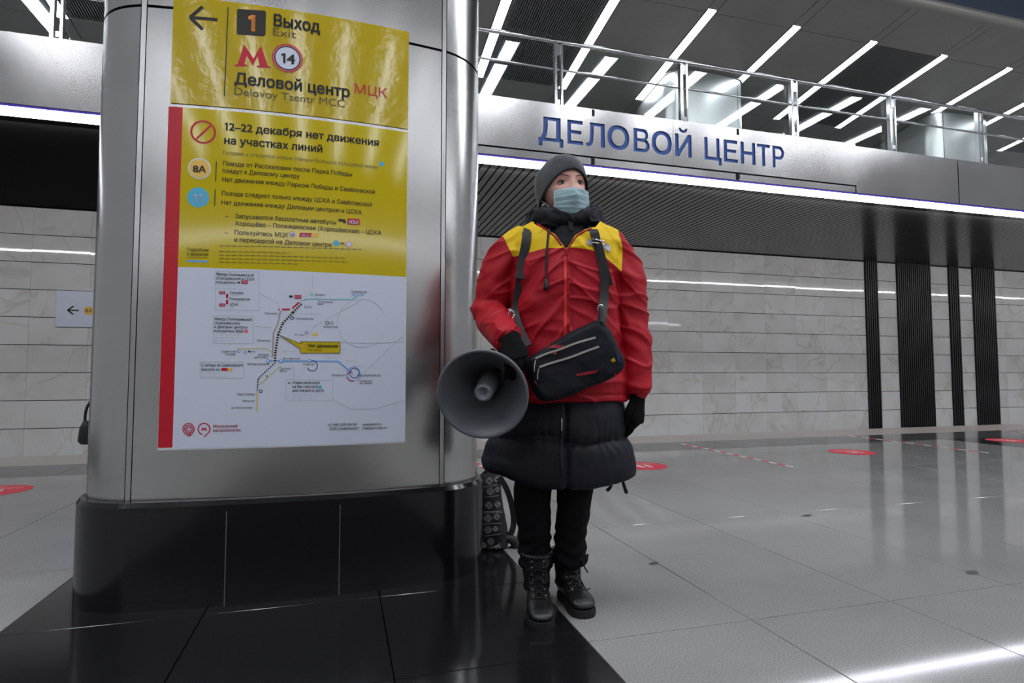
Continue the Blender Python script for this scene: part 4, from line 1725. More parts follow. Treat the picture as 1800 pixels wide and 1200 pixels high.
for n_, (cx_, cy_, lb) in enumerate(((2.89, 5.35, 'red oval floor sticker with white footprints just right of the padded coat hem'),
                                     (5.75, 5.60, 'red oval floor sticker with white footprints between the two striped tapes'),
                                     (8.78, 5.95, 'red floor sticker with footprints on the dark floor at the right edge'),
                                     (-2.60, 5.62, 'red oval floor sticker with white lettering at the left edge beside the column'))):
    t = thing('floor_sticker', lb, 'sticker', (cx_ * K, cy_ * K, 0.0), 0, 'red distance stickers on the platform')
    bm = bmesh.new()
    bmesh.ops.create_cone(bm, cap_ends=True, segments=40, radius1=0.25 * K, radius2=0.25 * K, depth=0.001)
    bmesh.ops.translate(bm, verts=bm.verts, vec=(0, 0, 0.001))
    obj('disc', bm, M['sticker_red'], t, world=False)
    for sgn in (-1, 1):
        bm = bmesh.new()
        for (oy, rx, ry) in ((0.035, 0.026, 0.045), (-0.045, 0.020, 0.025)):
            bm.faces.new([bm.verts.new((sgn * 0.045 * K + rx * math.cos(a * PI / 10) , (oy - 0.05) * K + ry * math.sin(a * PI / 10), 0.0022)) for a in range(20)])
        obj('footprint', bm, M['sticker_white'], t, world=False)
    for tx_, zz in (('СОБЛЮДАЙТЕ', 0.10), ('ДИСТАНЦИЮ', 0.06)):
        me = text_mesh(tx_)
        xs = [v.co.x for v in me.vertices]
        a, b = min(xs), max(xs)
        for v in me.vertices:
            v.co = Vector((((v.co.x - a) / (b - a) - 0.5) * 0.30, zz + v.co.y * 0.04, 0.0022))
        link('lettering', me, M['sticker_white'], t)

for xt, ya, yb, lb in ((4.28, 4.85, 6.84, 'red and white striped floor tape nearest the person, ending at the platform edge band'),
                       (7.20, 5.08, 7.16, 'red and white striped floor tape in front of the black ribbed wall panels'),
                       (10.22, 5.2, 7.35, 'red and white striped floor tape at the far right edge'),
                       (1.35, 5.0, 6.9, 'red and white striped floor tape partly hidden behind the coat and the megaphone')):
    t = thing('floor_tape', lb, 'tape', (xt * K, (ya + yb) / 2 * K, 0), 0, 'striped distance tapes')
    n = int((yb - ya) / 0.115)
    bm = bmesh.new()
    L_ = [bm.verts.new(Vector((xt - 0.022, ya + (yb - ya) * i / n, 0.0012)) * K) for i in range(n + 1)]
    R_ = [bm.verts.new(Vector((xt + 0.022, ya + (yb - ya) * i / n + 0.03, 0.0012)) * K) for i in range(n + 1)]
    for i in range(n):
        f = bm.faces.new((L_[i], R_[i], R_[i + 1], L_[i + 1]))
        f.material_index = i % 2
    obj('striped_sheet', bm, [M['sticker_white'], M['sticker_red']], t)
# dark worn spots on the floor
M['spot'] = mat('dark_stain', (0.05, 0.05, 0.05, 1), 0.4)
for (px_, py_, rr, lb) in ((1150, 990, 0.022, 'small dark stain on the granite right of the boots'), (1710, 1006, 0.03, 'dark stain on the granite at the lower right'),
                           (1419, 906, 0.03, 'dark round stain in the middle of the granite floor')):
    d = pix(px_, py_)
    p = Vector((0, 0, CAMH)) + d * (-CAMH / d.z)
    bm = bmesh.new()
    vs = [bm.verts.new((rr * (1.3 + 0.3 * math.sin(3 * a)) * math.cos(a), rr * 0.8 * math.sin(a + 0.4), 0.0007)) for a in [2 * PI * i / 16 for i in range(16)]]
    bm.faces.new(vs)
    o = obj('floor_stain', bm, M['spot'], None, world=False)
    o.location = p
    setp(o, lb, 'stain')
#PERSON#

# ================================================================== PERSON
D0 = 2.27                                   # distance of the body's middle plane along the view
O_ = at(985, 655, D0)
ORG = Vector((O_.x, O_.y, 0.0))
person = thing('person', 'standing person in red and yellow jacket, grey beanie and pale blue mask', 'person', ORG, -YAW)
PM = mw(person)
PMI = PM.inverted()


def L(px, py, dy=0.0):
    """person-local point (x right, y away, z up) seen at a pixel, dy behind the body's middle plane"""
    return PMI @ at(px, py, D0 + dy)


def pobj(name, bm, m, parent=None, smooth=True, sharp=None):
    return obj(name, bm, m, parent or person, smooth=smooth, world=False, sharp=sharp)


S_ = D0 / FPX                                # metres per pixel at the middle plane

# ---------------- head (own frame: face towards -y, z up, origin at eye height)
HC = L(989, 331, 0.0)
HR = Matrix.Translation(HC) @ Matrix.Rotation(math.radians(16), 4, 'Z') @ Matrix.Rotation(math.radians(-4), 4, 'Y') @ Matrix.Rotation(math.radians(3), 4, 'X') @ Matrix.Diagonal((1.14, 1.10, 1.07, 1))


def sgauss(x, z, cx, cz, sx, sz):
    return math.exp(-((x - cx) / sx) ** 2 - ((z - cz) / sz) ** 2)


def head_r(d):
    """surface point in direction d (unit) from the head's middle"""
    x, y, z = d
    rx, ry, rz = 0.074, 0.094, 0.112
    if z < 0:
        rx *= 1 - 0.28 * (-z) ** 1.6
        ry *= 1 - 0.10 * (-z) ** 2
    k = 1.0 / math.sqrt((x / rx) ** 2 + (y / ry) ** 2 + (z / rz) ** 2)
    p = Vector((x, y, z)) * k
    if p.y < 0:
        fx, fz = p.x, p.z
        f = 0.0
        f += 0.0075 * sgauss(fx, fz, 0, 0.028, 0.05, 0.012)                     # brow ridge
        for s in (-1, 1):
            f -= 0.0115 * sgauss(fx, fz, s * 0.031, 0.002, 0.017, 0.012)         # eye sockets
            f += 0.006 * sgauss(fx, fz, s * 0.040, -0.030, 0.020, 0.018)         # cheeks
            f += 0.006 * sgauss(fx, fz, s * 0.012, -0.044, 0.007, 0.007)         # nostrils
        f += 0.010 * sgauss(fx, fz, 0, -0.002, 0.0085, 0.020)                   # nose bridge
        f += 0.021 * sgauss(fx, fz, 0, -0.036, 0.011, 0.017)                    # nose tip
        f += 0.007 * sgauss(fx, fz, 0, -0.068, 0.020, 0.010)                    # mouth
        f -= 0.003 * sgauss(fx, fz, 0, -0.068, 0.024, 0.0022)
        f += 0.008 * sgauss(fx, fz, 0, -0.100, 0.020, 0.014)                    # chin
        p.y -= f
    return p


def head_pt(x, z, off=0.0):
    """front surface of the face at face coordinates"""
    y = -0.09
    for _ in range(12):
        d = Vector((x, y, z)).normalized()
        p = head_r(d)
        sc_ = Vector((x, z)).length / max(1e-6, Vector((p.x, p.z)).length) if (abs(x) + abs(z)) > 1e-4 else 1
        y = p.y if abs(x) + abs(z) < 1e-4 else y + 0.7 * (p.y * (1 if True else sc_) - y)
    return Vector((x, y - off, z))


# the body: head, neck, trunk, arms and legs as one continuous surface
bb = bmesh.new()
hv = bmesh.new()
bmesh.ops.create_icosphere(hv, subdivisions=6, radius=1.0)
for v in hv.verts:
    v.co = HR @ head_r(v.co.normalized())
hm = bpy.data.meshes.new('h')
hv.to_mesh(hm)
hv.free()
bb.from_mesh(hm)
HEADBVH_BM = bmesh.new()
HEADBVH_BM.from_mesh(hm)
for v in HEADBVH_BM.verts:
    v.co = HR.inverted() @ v.co
HBVH = BVHTree.FromBMesh(HEADBVH_BM)
HEADBVH_BM.free()


def face_at(x, z, off=0.0):
    h = HBVH.ray_cast(Vector((x, -0.3, z)), Vector((0, 1, 0)))
    return (h[0] + Vector((0, -off, 0))) if h[0] is not None else Vector((x, -0.02, z))


for s in (-1, 1):                                                                # ears
    tube(bb, [HR @ Vector((s * 0.066, 0.010, 0.018)), HR @ Vector((s * 0.072, 0.018, 0.008)), HR @ Vector((s * 0.070, 0.016, -0.018)), HR @ Vector((s * 0.062, 0.008, -0.034))],
         [0.006, 0.008, 0.007, 0.006], n=10, sub=2)
tube(bb, [L(992, 356, 0.015), L(993, 380, 0.02), L(993, 405, 0.02)], [0.052, 0.052, 0.06], n=20, sub=2)
rings = []
for (py, xl, xr, ry) in ((402, 945, 1042, 0.06), (415, 905, 1078, 0.08), (440, 896, 1088, 0.10), (500, 905, 1076, 0.115), (580, 915, 1068, 0.10), (650, 905, 1082, 0.115), (720, 900, 1088, 0.12), (770, 905, 1080, 0.11)):
    c = L((xl + xr) / 2, py, 0.01)
    rings.append(ering(c, (xr - xl) / 2 * S_, ry, 32, 2.3))
loft(bb, rings)
ARM_L = [L(905, 440, 0.0), L(880, 490, 0.0), L(864, 545, 0.0), L(880, 577, -0.12), L(900, 606, -0.26)]
ARM_R = [L(1082, 448, 0.0), L(1102, 500, 0.0), L(1113, 570, 0.0), L(1119, 630, -0.03), L(1122, 688, -0.05)]
tube(bb, ARM_L, [0.05, 0.047, 0.042, 0.036, 0.028], n=16, sub=3)
tube(bb, ARM_R, [0.05, 0.047, 0.042, 0.036, 0.028], n=16, sub=3)
LEG_L = [L(940, 760, 0.01), L(938, 850, 0.01), L(940, 920, 0.02), L(942, 968, 0.04)]
LEG_R = [L(1040, 760, 0.01), L(1008, 850, 0.01), L(1006, 920, 0.02), L(1002, 958, 0.045)]
tube(bb, LEG_L, [0.070, 0.050, 0.044, 0.036], n=18, sub=3)
tube(bb, LEG_R, [0.070, 0.050, 0.044, 0.036], n=18, sub=3)
bb = remesh(bb, 0.0035, 2, 'body')
pobj('body', bb, M['skin'])

# eyes, lids, brows
for s in (-1, 1):
    c = face_at(s * 0.0305, 0.000)
    ec = c + Vector((0, 0.0072, 0))
    bm = bmesh.new()
    bmesh.ops.create_uvsphere(bm, u_segments=24, v_segments=16, radius=0.0118)
    bmesh.ops.transform(bm, matrix=HR @ Matrix.Translation(ec), verts=bm.verts)
    eye = pobj('eye', bm, M['eye_white'])
    gz = Vector((0.10, -1, 0.10)).normalized()
    for rr, dd, m_, nm in ((0.0064, 0.0105, 'iris', 'iris'), (0.0029, 0.0119, 'pupil', 'pupil')):
        bm = bmesh.new()
        bmesh.ops.create_uvsphere(bm, u_segments=20, v_segments=10, radius=rr)
        bmesh.ops.scale(bm, vec=(1, 0.35, 1), verts=bm.verts)
        bmesh.ops.transform(bm, matrix=HR @ Matrix.Translation(ec + gz * dd), verts=bm.verts)
        pobj(nm, bm, M[m_], eye)
    # upper and lower lids: thin skin bands hugging the eyeball
    for up_, m_ in ((1, 'skin'), (-1, 'skin')):
        bm = bmesh.new()
        rows = []
        for j in range(5):
            row = []
            for i in range(13):
                u = -1 + 2 * i / 12
                xx = u * 0.0158
                edge = (0.0062 if up_ > 0 else -0.0052) * (1 - u * u) ** 0.7 + s * u * 0.0006
                zz = edge + up_ * j * 0.0026 * (1 - 0.25 * u * u)
                rr = 0.0128 + 0.0004 * (1 if j else 0)
                y2 = max(0.0, rr ** 2 - xx ** 2 * 0.62 - zz ** 2 * 0.55)
                row.append(bm.verts.new(HR @ (ec + Vector((xx, -math.sqrt(y2), zz)))))
            rows.append(row)
        for j in range(4):
            for i in range(12):
                bm.faces.new((rows[j][i], rows[j][i + 1], rows[j + 1][i + 1], rows[j + 1][i]))
        bmesh.ops.solidify(bm, geom=list(bm.faces), thickness=0.0012)
        pobj('eyelid', bm, M[m_])
    # lash line and brow
    bm = bmesh.new()
    pth = []
    for i in range(9):
        u = -1 + 2 * i / 8
        xx = u * 0.0160
        zz = 0.0064 * (1 - u * u) ** 0.7
        y2 = max(0.0, 0.0137 ** 2 - xx ** 2 * 0.62 - zz ** 2 * 0.55)
        pth.append(HR @ (ec + Vector((xx, -math.sqrt(y2), zz))))
    tube(bm, pth, [0.0008, 0.0014, 0.0017, 0.0017, 0.0017, 0.0017, 0.0017, 0.0014, 0.0008], n=6)
    pobj('eyelashes', bm, M['lash'])
    bm = bmesh.new()
    pth = []
    for i in range(9):
        u = i / 8
        xx = s * (0.013 + 0.036 * u)
        zz = 0.0185 + 0.007 * math.sin(u * PI * 0.75)
        pth.append(HR @ face_at(xx, zz, 0.0004))
    tube(bm, pth, [0.0013, 0.0019, 0.0021, 0.0021, 0.0020, 0.0018, 0.0015, 0.0012, 0.0007], n=8)
    pobj('eyebrow', bm, M['brow'])

# ---------------- face mask: tented over the nose, with pleats and ear loops
bm = bmesh.new()
rows = []
NZ, NX = 36, 44
for j in range(NZ + 1):
    v = j / NZ
    row = []
    z = -0.0235 - 0.094 * v
    wdt = 0.061 + 0.003 * v - 0.008 * max(0, v - 0.8) * 5
    for i in range(NX + 1):
        u = -1 + 2 * i / NX
        x = u * wdt
        zt = z - 0.004 * (1 - u * u) * (1 if v > 0.5 else 0) + 0.006 * abs(u) ** 2 * (1 - v) * 0.0 + 0.004 * (1 - abs(u)) * (1 - v)
        # stand-off surface: smooth barrel bigger than the chin
        base = face_at(x, max(zt, -0.105)).y
        barrel = -0.108 * math.sqrt(max(0.0, 1 - (x / 0.083) ** 2)) * (1 - 0.25 * max(0, v - 0.55)) - 0.004
        tent = -0.014 * sgauss(x, v, 0, 0.30, 0.020, 0.25)
        y = min(base - 0.0025, barrel + 0.0) + tent * (0.6)
        if v < 0.06:
            y = base - 0.002 + (y - base + 0.002) * (v / 0.06) * 0.7 if y < base else y
        pl = 0
        for pz in (0.36, 0.56, 0.74):
            dv = v - pz - 0.02 * math.sin(u * 3 + pz * 9) * 0.8
            pl += 0.0022 * max(0, 1 - abs(dv + 0.03) / 0.05) * (1 if dv < 0.0 else 0.2)
        y -= pl
        y -= 0.0045 * fbm((x * 0.8, z * 2.0, 3.3), 24, 3)
        row.append(bm.verts.new(HR @ Vector((x, y, zt))))
    rows.append(row)
for j in range(NZ):
    for i in range(NX):
        f = bm.faces.new((rows[j][i], rows[j][i + 1], rows[j + 1][i + 1], rows[j + 1][i]))
        f.material_index = 1 if (j < 3) else 0
bmesh.ops.solidify(bm, geom=list(bm.faces), thickness=0.0012)
mask = pobj('face_mask', bm, [M['mask'], M['mask_white']])
mask['label'] = 'pale blue pleated surgical face mask'
for s in (-1, 1):
    bm = bmesh.new()
    tube(bm, smooth_path([HR @ Vector((s * 0.058, -0.062, -0.022)), HR @ Vector((s * 0.074, -0.03, -0.012)), HR @ Vector((s * 0.084, 0.012, -0.005)), HR @ Vector((s * 0.082, 0.03, -0.03)), HR @ Vector((s * 0.074, -0.01, -0.055)), HR @ Vector((s * 0.062, -0.05, -0.085))], 4), 0.0012, n=6)
    pobj('ear_loop', bm, M['mask_white'], mask)

# ---------------- beanie
bm = bmesh.new()
NA, NB = 72, 26
rows = []


def brim(a):
    """height of the rim around the head; a=0 front"""
    f = (1 + math.cos(a)) / 2
    return -0.078 + 0.122 * f ** 2.1


def hatpt(a, t, out):
    # t=0 rim .. 1 crown
    zr = brim(a)
    zt = 0.105
    z = zr + (zt - zr) * math.sin(t * PI / 2)
    d2 = max(0.0, 1 - (max(z, 0) / 0.112) ** 2) if z < 0.112 else 0
    w = math.cos(t * PI / 2) ** 0.62
    rx, ry = 0.082, 0.104
    if z < 0:
        rx *= 1 - 0.12 * (-z / 0.1)
    x = math.sin(a) * rx * w
    y = -math.cos(a) * ry * w + 0.006
    # slouch at the crown's back
    back = max(0, -math.cos(a))
    y += 0.026 * back * math.sin(t * PI) ** 1.0
    z2 = z + 0.004 * math.sin(t * PI)
    p = Vector((x, y, z2))
    n_ = Vector((x, y, z2 * 0.5)).normalized()
    p += n_ * out
    p += n_ * (0.0035 * fbm(p, 22, 3) * math.sin(t * PI) ** 0.5 + 0.0022 * math.sin(a * 3 + 5 * t) * math.sin(t * PI))
    # side knob of cloth towards the viewer's left
    p += Vector((-0.013, 0.008, 0.0)) * math.exp(-((a + 1.75 if a < PI else a - 2 * PI + 1.75) / 0.5) ** 2 - ((t - 0.42) / 0.22) ** 2)
    return p


for j in range(NB + 1):
    t = j / NB
    rows.append([bm.verts.new(HR @ hatpt(2 * PI * i / NA, t * 0.995, 0.004)) for i in range(NA)])
for j in range(NB):
    for i in range(NA):
        bm.faces.new((rows[j][i], rows[j][(i + 1) % NA], rows[j + 1][(i + 1) % NA], rows[j + 1][i]))
bm.faces.new(rows[-1])
bmesh.ops.recalc_face_normals(bm, faces=bm.faces)
bmesh.ops.solidify(bm, geom=list(bm.faces), thickness=0.003)
hat = pobj('beanie', bm, M['hat'])
hat['label'] = 'plain grey knitted beanie'
bm = bmesh.new()
tube(bm, [HR @ hatpt(2 * PI * i / 48, 0.012, 0.003) for i in range(49)], 0.0032, n=8, dome=False)
pobj('rim', bm, M['hat_in'], hat)
# hair peeking under the rim
for (a0, a1) in ((-0.5, -0.25), (0.25, 0.5)):
    pass

# ---------------- padded navy coat (skirt, trunk, hood collar)
cb = bmesh.new()
rings = []
for (py, xl, xr, ry, yc) in ((395, 948, 1040, 0.070, 0.01), (415, 915, 1072, 0.095, 0.01), (450, 905, 1085, 0.115, 0.01), (560, 905, 1080, 0.125, 0), (660, 897, 1080, 0.138, 0), (702, 893, 1086, 0.146, 0),
                             (728, 876, 1094, 0.160, 0), (748, 868, 1099, 0.168, 0), (780, 860, 1103, 0.178, 0), (815, 856, 1108, 0.184, 0), (838, 857, 1109, 0.184, 0)):
    c = L((xl + xr) / 2, py, yc)
    rings.append(ering(c, (xr - xl) / 2 * S_, ry, 64, 2.25))
loft(cb, rings)
cb = remesh(cb, 0.006, 3, 'coat')
ZC0 = L(985, 775, -0.17).z                  # quilting seam
CHN = 0.205


def quilt(co, n):
    z = co.z
    ang = math.atan2(co.x - 0.0, -co.y)
    warp = 0.012 * math.sin(ang * 2.3) + 0.008 * math.sin(ang * 5.1)
    ph = ((z - ZC0 + warp) / CHN) % 1.0
    d = min(ph, 1 - ph) * CHN
    hgt = 0.019 * (1 - math.exp(-d / 0.020))
    front = math.exp(-((ang - 0.02) / 0.05) ** 2)
    hgt -= 0.010 * front if co.y < 0 else 0
    # small puckers along the seam
    hgt += 0.0022 * math.exp(-d / 0.035) * math.sin(ang * 34 + 8 * fbm(co, 6, 2))
    hgt += 0.008 * fbm(co * 1.0, 5, 3)
    return hgt - 0.004 if z < L(985, 690).z else -0.002


displace(cb, quilt)
ZT8, ZH8 = L(985, 795).z, L(985, 838).z
for v in cb.verts:                                     # the hem rises towards the sides
    k_ = min(1.0, max(0.0, (ZT8 - v.co.z) / (ZT8 - ZH8)))
    lf = min(1.0, max(0.0, (-0.06 - v.co.x) / 0.20))
    rt = min(1.0, max(0.0, (v.co.x - 0.10) / 0.18))
    v.co.z += k_ * (0.045 * lf * lf * (3 - 2 * lf) + 0.022 * rt)
coat = pobj('padded_coat', cb, M['navy'])
coat['label'] = 'navy quilted padded coat worn under the jacket'
CBVH = BVHTree.FromPolygons([v.co.copy() for v in coat.data.vertices], [list(p.vertices) for p in coat.data.polygons])


def hit(bvh, px, py, off=0.0, back=0.0):
    """point on a garment's front seen at a pixel"""
    o = PMI @ Vector((0, 0, CAMH))
    d = (L(px, py, 0) - o).normalized()
    h = bvh.ray_cast(o, d)
    if h[0] is None:
        return L(px, py, back)
    return h[0] - d * off


# front zip placket of the coat
bm = bmesh.new()
tube(bm, [hit(CBVH, 988 + 2 * math.sin(i), 712 + i * 18, 0.001) for i in range(8)], 0.0045, n=8)
pobj('zip_placket', bm, M['strap'], coat)
bm = bmesh.new()
tube(bm, [hit(CBVH, 987.5, 735 + i * 11, 0.007) for i in range(3)], 0.002, n=8)
pobj('zip_slider', bm, M['metal_small'], coat)
# hood collar: a thick padded ring round the neck
hb = bmesh.new()
N1, N2 = 56, 20
rings = []
for i in range(N1):
    a = 2 * PI * i / N1                        # 0 = front
    fr_ = (1 + math.cos(a)) / 2
    side = abs(math.sin(a))
    cx_ = L(994, 385).x + math.sin(a) * 0.122
    cy_ = 0.012 - math.cos(a) * (0.090 if fr_ > 0.5 else 0.115)
    cz_ = L(994, 389).z - 0.012 * fr_ + 0.016 * (1 - fr_) + 0.008 * side
    r1 = 0.040 + 0.008 * (1 - fr_) + 0.004 * fbm((math.sin(a) * 2, math.cos(a) * 2, 0), 2, 2)
    r2 = 0.034 + 0.012 * side + 0.006 * (1 - fr_)
    out = Vector((math.sin(a), -math.cos(a), 0))
    ring = []
    for j in range(N2):
        b = 2 * PI * j / N2
        rr = 1 + 0.07 * fbm((cx_ * 9 + math.cos(b), cy_ * 9 + math.sin(b), 1.7), 1.3, 3)
        ring.append(Vector((cx_, cy_, cz_)) + out * (math.cos(b) * r1 * 0.75 * rr) + Vector((0, 0, 1)) * (math.sin(b) * r2 * rr * 1.05))
    rings.append(ring)
loft(hb, rings, closed=True)
bmesh.ops.recalc_face_normals(hb, faces=hb.faces)
hb = remesh(hb, 0.005, 2, 'hood')
displace(hb, lambda c, n: 0.012 * fbm(c, 9, 2) + 0.007 * max(0, 1 - abs(noise.noise(c * 16)) * 5) + 0.002 * fbm(c, 40, 2))
hood = pobj('hood_collar', hb, M['navy'], coat)
# inner stand-up neck with its zip
nb2 = bmesh.new()
rings = []
for (py, hw, ry, dy) in ((374, 31, 0.062, -0.012), (392, 36, 0.074, -0.012), (415, 42, 0.09, -0.008), (440, 46, 0.10, -0.004), (470, 50, 0.11, 0.0)):
    rings.append(ering(L(996, py, dy), hw * S_, ry, 40, 2.1))
loft(nb2, rings)
nb2 = remesh(nb2, 0.005, 2, 'neck')
displace(nb2, lambda c, n: 0.004 * fbm(c, 16, 3))
nck = pobj('coat_neck', nb2, M['navy'], coat)
NBVH = BVHTree.FromPolygons([v.co.copy() for v in nck.data.vertices] + [], [list(p.vertices) for p in nck.data.polygons])
bm = bmesh.new()
vs = box(bm, -0.009, 0.009, -0.006, 0.004, -0.020, 0.020, s=1, bev=0.003)
p = hit(NBVH, 1003, 397, 0.004)
hp = hit(BVHTree.FromPolygons([v.co.copy() for v in hood.data.vertices], [list(f.vertices) for f in hood.data.polygons]), 1003, 397, 0.003)
p = hp if hp.y < p.y else p
bmesh.ops.translate(bm, verts=bm.verts, vec=p)
pobj('zip_garage', bm, M['strap'], coat)
for (px_, py_) in ((955, 361),):
    bm = bmesh.new()
    bmesh.ops.create_uvsphere(bm, u_segments=12, v_segments=8, radius=0.007)
    bmesh.ops.translate(bm, verts=bm.verts, vec=L(px_, py_, -0.02))
    pobj('cord_stop', bm, M['badge'], coat)
# cords at the coat's hem
for (pts_) in ([(1071, 838), (1074, 854), (1068, 861)], [(1091, 832), (1096, 850), (1101, 865)]):
    bm = bmesh.new()
    tube(bm, [L(a, b, -0.09) for a, b in pts_], [0.003, 0.006, 0.007], n=8, sub=2)
    pobj('hem_cord', bm, M['cord'], coat)

# ---------------- trousers
tb = bmesh.new()
tube(tb, [L(955, 800, 0), L(937, 850, 0.0), L(937, 905, 0.01), L(940, 955, 0.03), L(942, 990, 0.035)], [0.09, 0.074, 0.066, 0.062, 0.062], n=28, sub=5)
tube(tb, [L(1015, 800, 0), L(1011, 850, 0.0), L(1007, 905, 0.01), L(1002, 950, 0.03), L(1002, 984, 0.040)], [0.09, 0.071, 0.061, 0.060, 0.064], n=28, sub=5)
tb = remesh(tb, 0.005, 2, 'trousers')
ZK = L(985, 985).z


def legfold(co, n):
    low = math.exp(-max(0, co.z - ZK) / 0.10)
    return 0.010 * fbm((co.x * 3, co.y * 3, co.z * 9), 1.6, 3) * (0.35 + low) + 0.005 * low * math.sin(co.z * 120 + 3 * math.sin(co.x * 30))


displace(tb, legfold)
pobj('trousers', tb, M['trousers'])


# ---------------- boots
def boot(ankle, toe, label, flip=1):
    """ankle and toe points on the ground (person-local xy), builds one lace-up ankle boot"""
    ax = Vector((toe[0] - ankle[0], toe[1] - ankle[1], 0))
    Lh = ax.length
    ax.normalize()
    sd = Vector((-ax.y, ax.x, 0))
    base = Vector((ankle[0], ankle[1], 0))

    def W(f, s, z):
        return base + ax * f + sd * s + Vector((0, 0, z))
    bm = bmesh.new()
    prof = [(-0.066, 0.026, 0.036, 0.022), (-0.055, 0.033, 0.075, 0.020), (-0.02, 0.037, 0.105, 0.020), (0.03, 0.038, 0.110, 0.020), (0.07, 0.041, 0.094, 0.020), (0.11, 0.046, 0.078, 0.020),
            (0.15, 0.049, 0.070, 0.020), (0.185, 0.045, 0.062, 0.020), (0.208, 0.034, 0.050, 0.029), (0.218, 0.018, 0.040, 0.031)]
    k = Lh / 0.215
    rings = []
    for f, hw, top, bot in prof:
        ring = []
        for j in range(24):
            a = 2 * PI * j / 24
            ca, sa = math.cos(a), math.sin(a)
            s_ = math.copysign(abs(ca) ** 0.75, ca) * hw
            z_ = (top + bot) / 2 + math.copysign(abs(sa) ** 0.85, sa) * (top - bot) / 2
            ring.append(W(f * k, s_, z_))
        rings.append(ring)
    loft(bm, rings)
    sh = [W(-0.010, 0, 0.06), W(-0.008, 0, 0.11), W(-0.006, 0, 0.15), W(-0.004, 0, 0.19)]
    tube(bm, sh, [0.050, 0.051, 0.055, 0.059], n=24, sub=3, dome=False)
    bmesh.ops.recalc_face_normals(bm, faces=bm.faces)
    bm = remesh(bm, 0.004, 4, 'boot')
    displace(bm, lambda c, n: 0.004 * fbm((c.x * 1, c.y * 1, c.z * 2.2), 16, 3) * (1 if c.z > 0.07 else 0.2))
    b = pobj('boot', bm, M['leather'])
    b['label'] = label
    # sole
    bm = bmesh.new()
    out = [(-0.072, 0.0), (-0.066, 0.022), (-0.045, 0.036), (0.0, 0.039), (0.05, 0.040), (0.10, 0.047), (0.15, 0.053), (0.19, 0.048), (0.215, 0.033), (0.226, 0.012)]
    loop = [(f * k, s_) for f, s_ in out] + [(f * k, -s_) for f, s_ in reversed(out)]
    loft(bm, [[W(f, s_ * q_, z_) for f, s_ in loop] for z_, q_ in ((0.0, 0.92), (0.005, 0.95), (0.022, 0.95), (0.027, 0.90))])
    bmesh.ops.recalc_face_normals(bm, faces=bm.faces)
    pobj('sole', bm, M['rubber'], b, sharp=40)
    bvh = BVHTree.FromPolygons([v.co.copy() for v in b.data.vertices], [list(p_.vertices) for p_ in b.data.polygons])

    def onb(f, s, z):
        o = W(f * k + 0.25, s, z + 0.18)
        t_ = W(f * k, s, z)
        h = bvh.ray_cast(o, (t_ - o).normalized())
        return h[0] + (o - t_).normalized() * 0.0025 if h[0] is not None else t_
    eye = [(0.105, 0.07), (0.085, 0.09), (0.066, 0.112), (0.052, 0.135), (0.050, 0.158), (0.052, 0.180)]
    bm = bmesh.new()
    for i, (f, z) in enumerate(eye[:-1]):
        f2, z2 = eye[i + 1]
        for sgn in (-1, 1):
            tube(bm, [onb(f, sgn * 0.020, z), onb((f + f2) / 2, 0, (z + z2) / 2 + 0.004), onb(f2, -sgn * 0.020, z2)], 0.0023, n=6, sub=2)
    lc = pobj('laces', bm, M['cord'], b)
    bm = bmesh.new()
    for (f, z) in eye:
        for sgn in (-1, 1):
            p_ = onb(f, sgn * 0.022, z)
            r_ = bmesh.ops.create_uvsphere(bm, u_segments=8, v_segments=6, radius=0.0030)
            bmesh.ops.translate(bm, verts=r_['verts'], vec=p_)
    e_ = pobj('eyelets', bm, M['metal_small'], b)
    # tongue edge panel lines
    for sgn in (-1, 1):
        bm = bmesh.new()
        tube(bm, [onb(f, sgn * 0.029, z) for f, z in eye], 0.0028, n=6, sub=2)
        pobj('stitched_edge', bm, M['leather'], b)
    bm = bmesh.new()
    tube(bm, [onb(0.13 + 0.0, s_, 0.075) for s_ in (-0.045, -0.03, -0.01, 0.01, 0.03, 0.045)], 0.0022, n=6, sub=2)
    pobj('toe_seam', bm, M['leather'], b)
    # padded collar
    bm = bmesh.new()
    tube(bm, [W(-0.004 + 0.056 * math.cos(a), 0.056 * math.sin(a), 0.190) for a in [2 * PI * i / 24 for i in range(25)]], 0.009, n=8, dome=False)
    pobj('collar', bm, M['leather'], b)
    return b, W, onb


def gl_(px, py):
    d = pix(px, py)
    p = PMI @ (Vector((0, 0, CAMH)) + d * (-CAMH / d.z))
    return (p.x, p.y)


ta, tb_ = gl_(953, 1108), gl_(1031, 1086)
b1, W1, on1 = boot((L(943, 1000, 0.03).x, ta[1] + 0.222), ta, 'black lace-up boot on the black stone strip')
b2, W2, on2 = boot((L(1000, 995, 0.03).x, tb_[1] + 0.165), tb_, 'black lace-up boot with a loose bow, on the grey granite')
bm = bmesh.new()
p0 = on2(0.054, 0.0, 0.175)
sdx = Vector((1, 0, 0))
tube(bm, [p0, p0 + Vector((0.030, -0.012, 0.016)), p0 + Vector((0.050, -0.012, 0.000)), p0 + Vector((0.052, -0.012, 0.010))], 0.003, n=6, sub=4)
tube(bm, [p0, p0 + Vector((0.026, -0.016, -0.004)), p0 + Vector((0.036, -0.016, -0.030)), p0 + Vector((0.050, -0.018, -0.055))], 0.003, n=6, sub=4)
pobj('lace_bow', bm, M['cord'], b2)
bm = bmesh.new()
p0 = on1(0.054, 0.0, 0.15)
tube(bm, [p0, p0 + Vector((0.030, -0.006, -0.006)), p0 + Vector((0.036, -0.008, -0.030)), p0 + Vector((0.030, -0.008, -0.050))], 0.003, n=6, sub=4)
pobj('lace_bow', bm, M['cord'], b1)

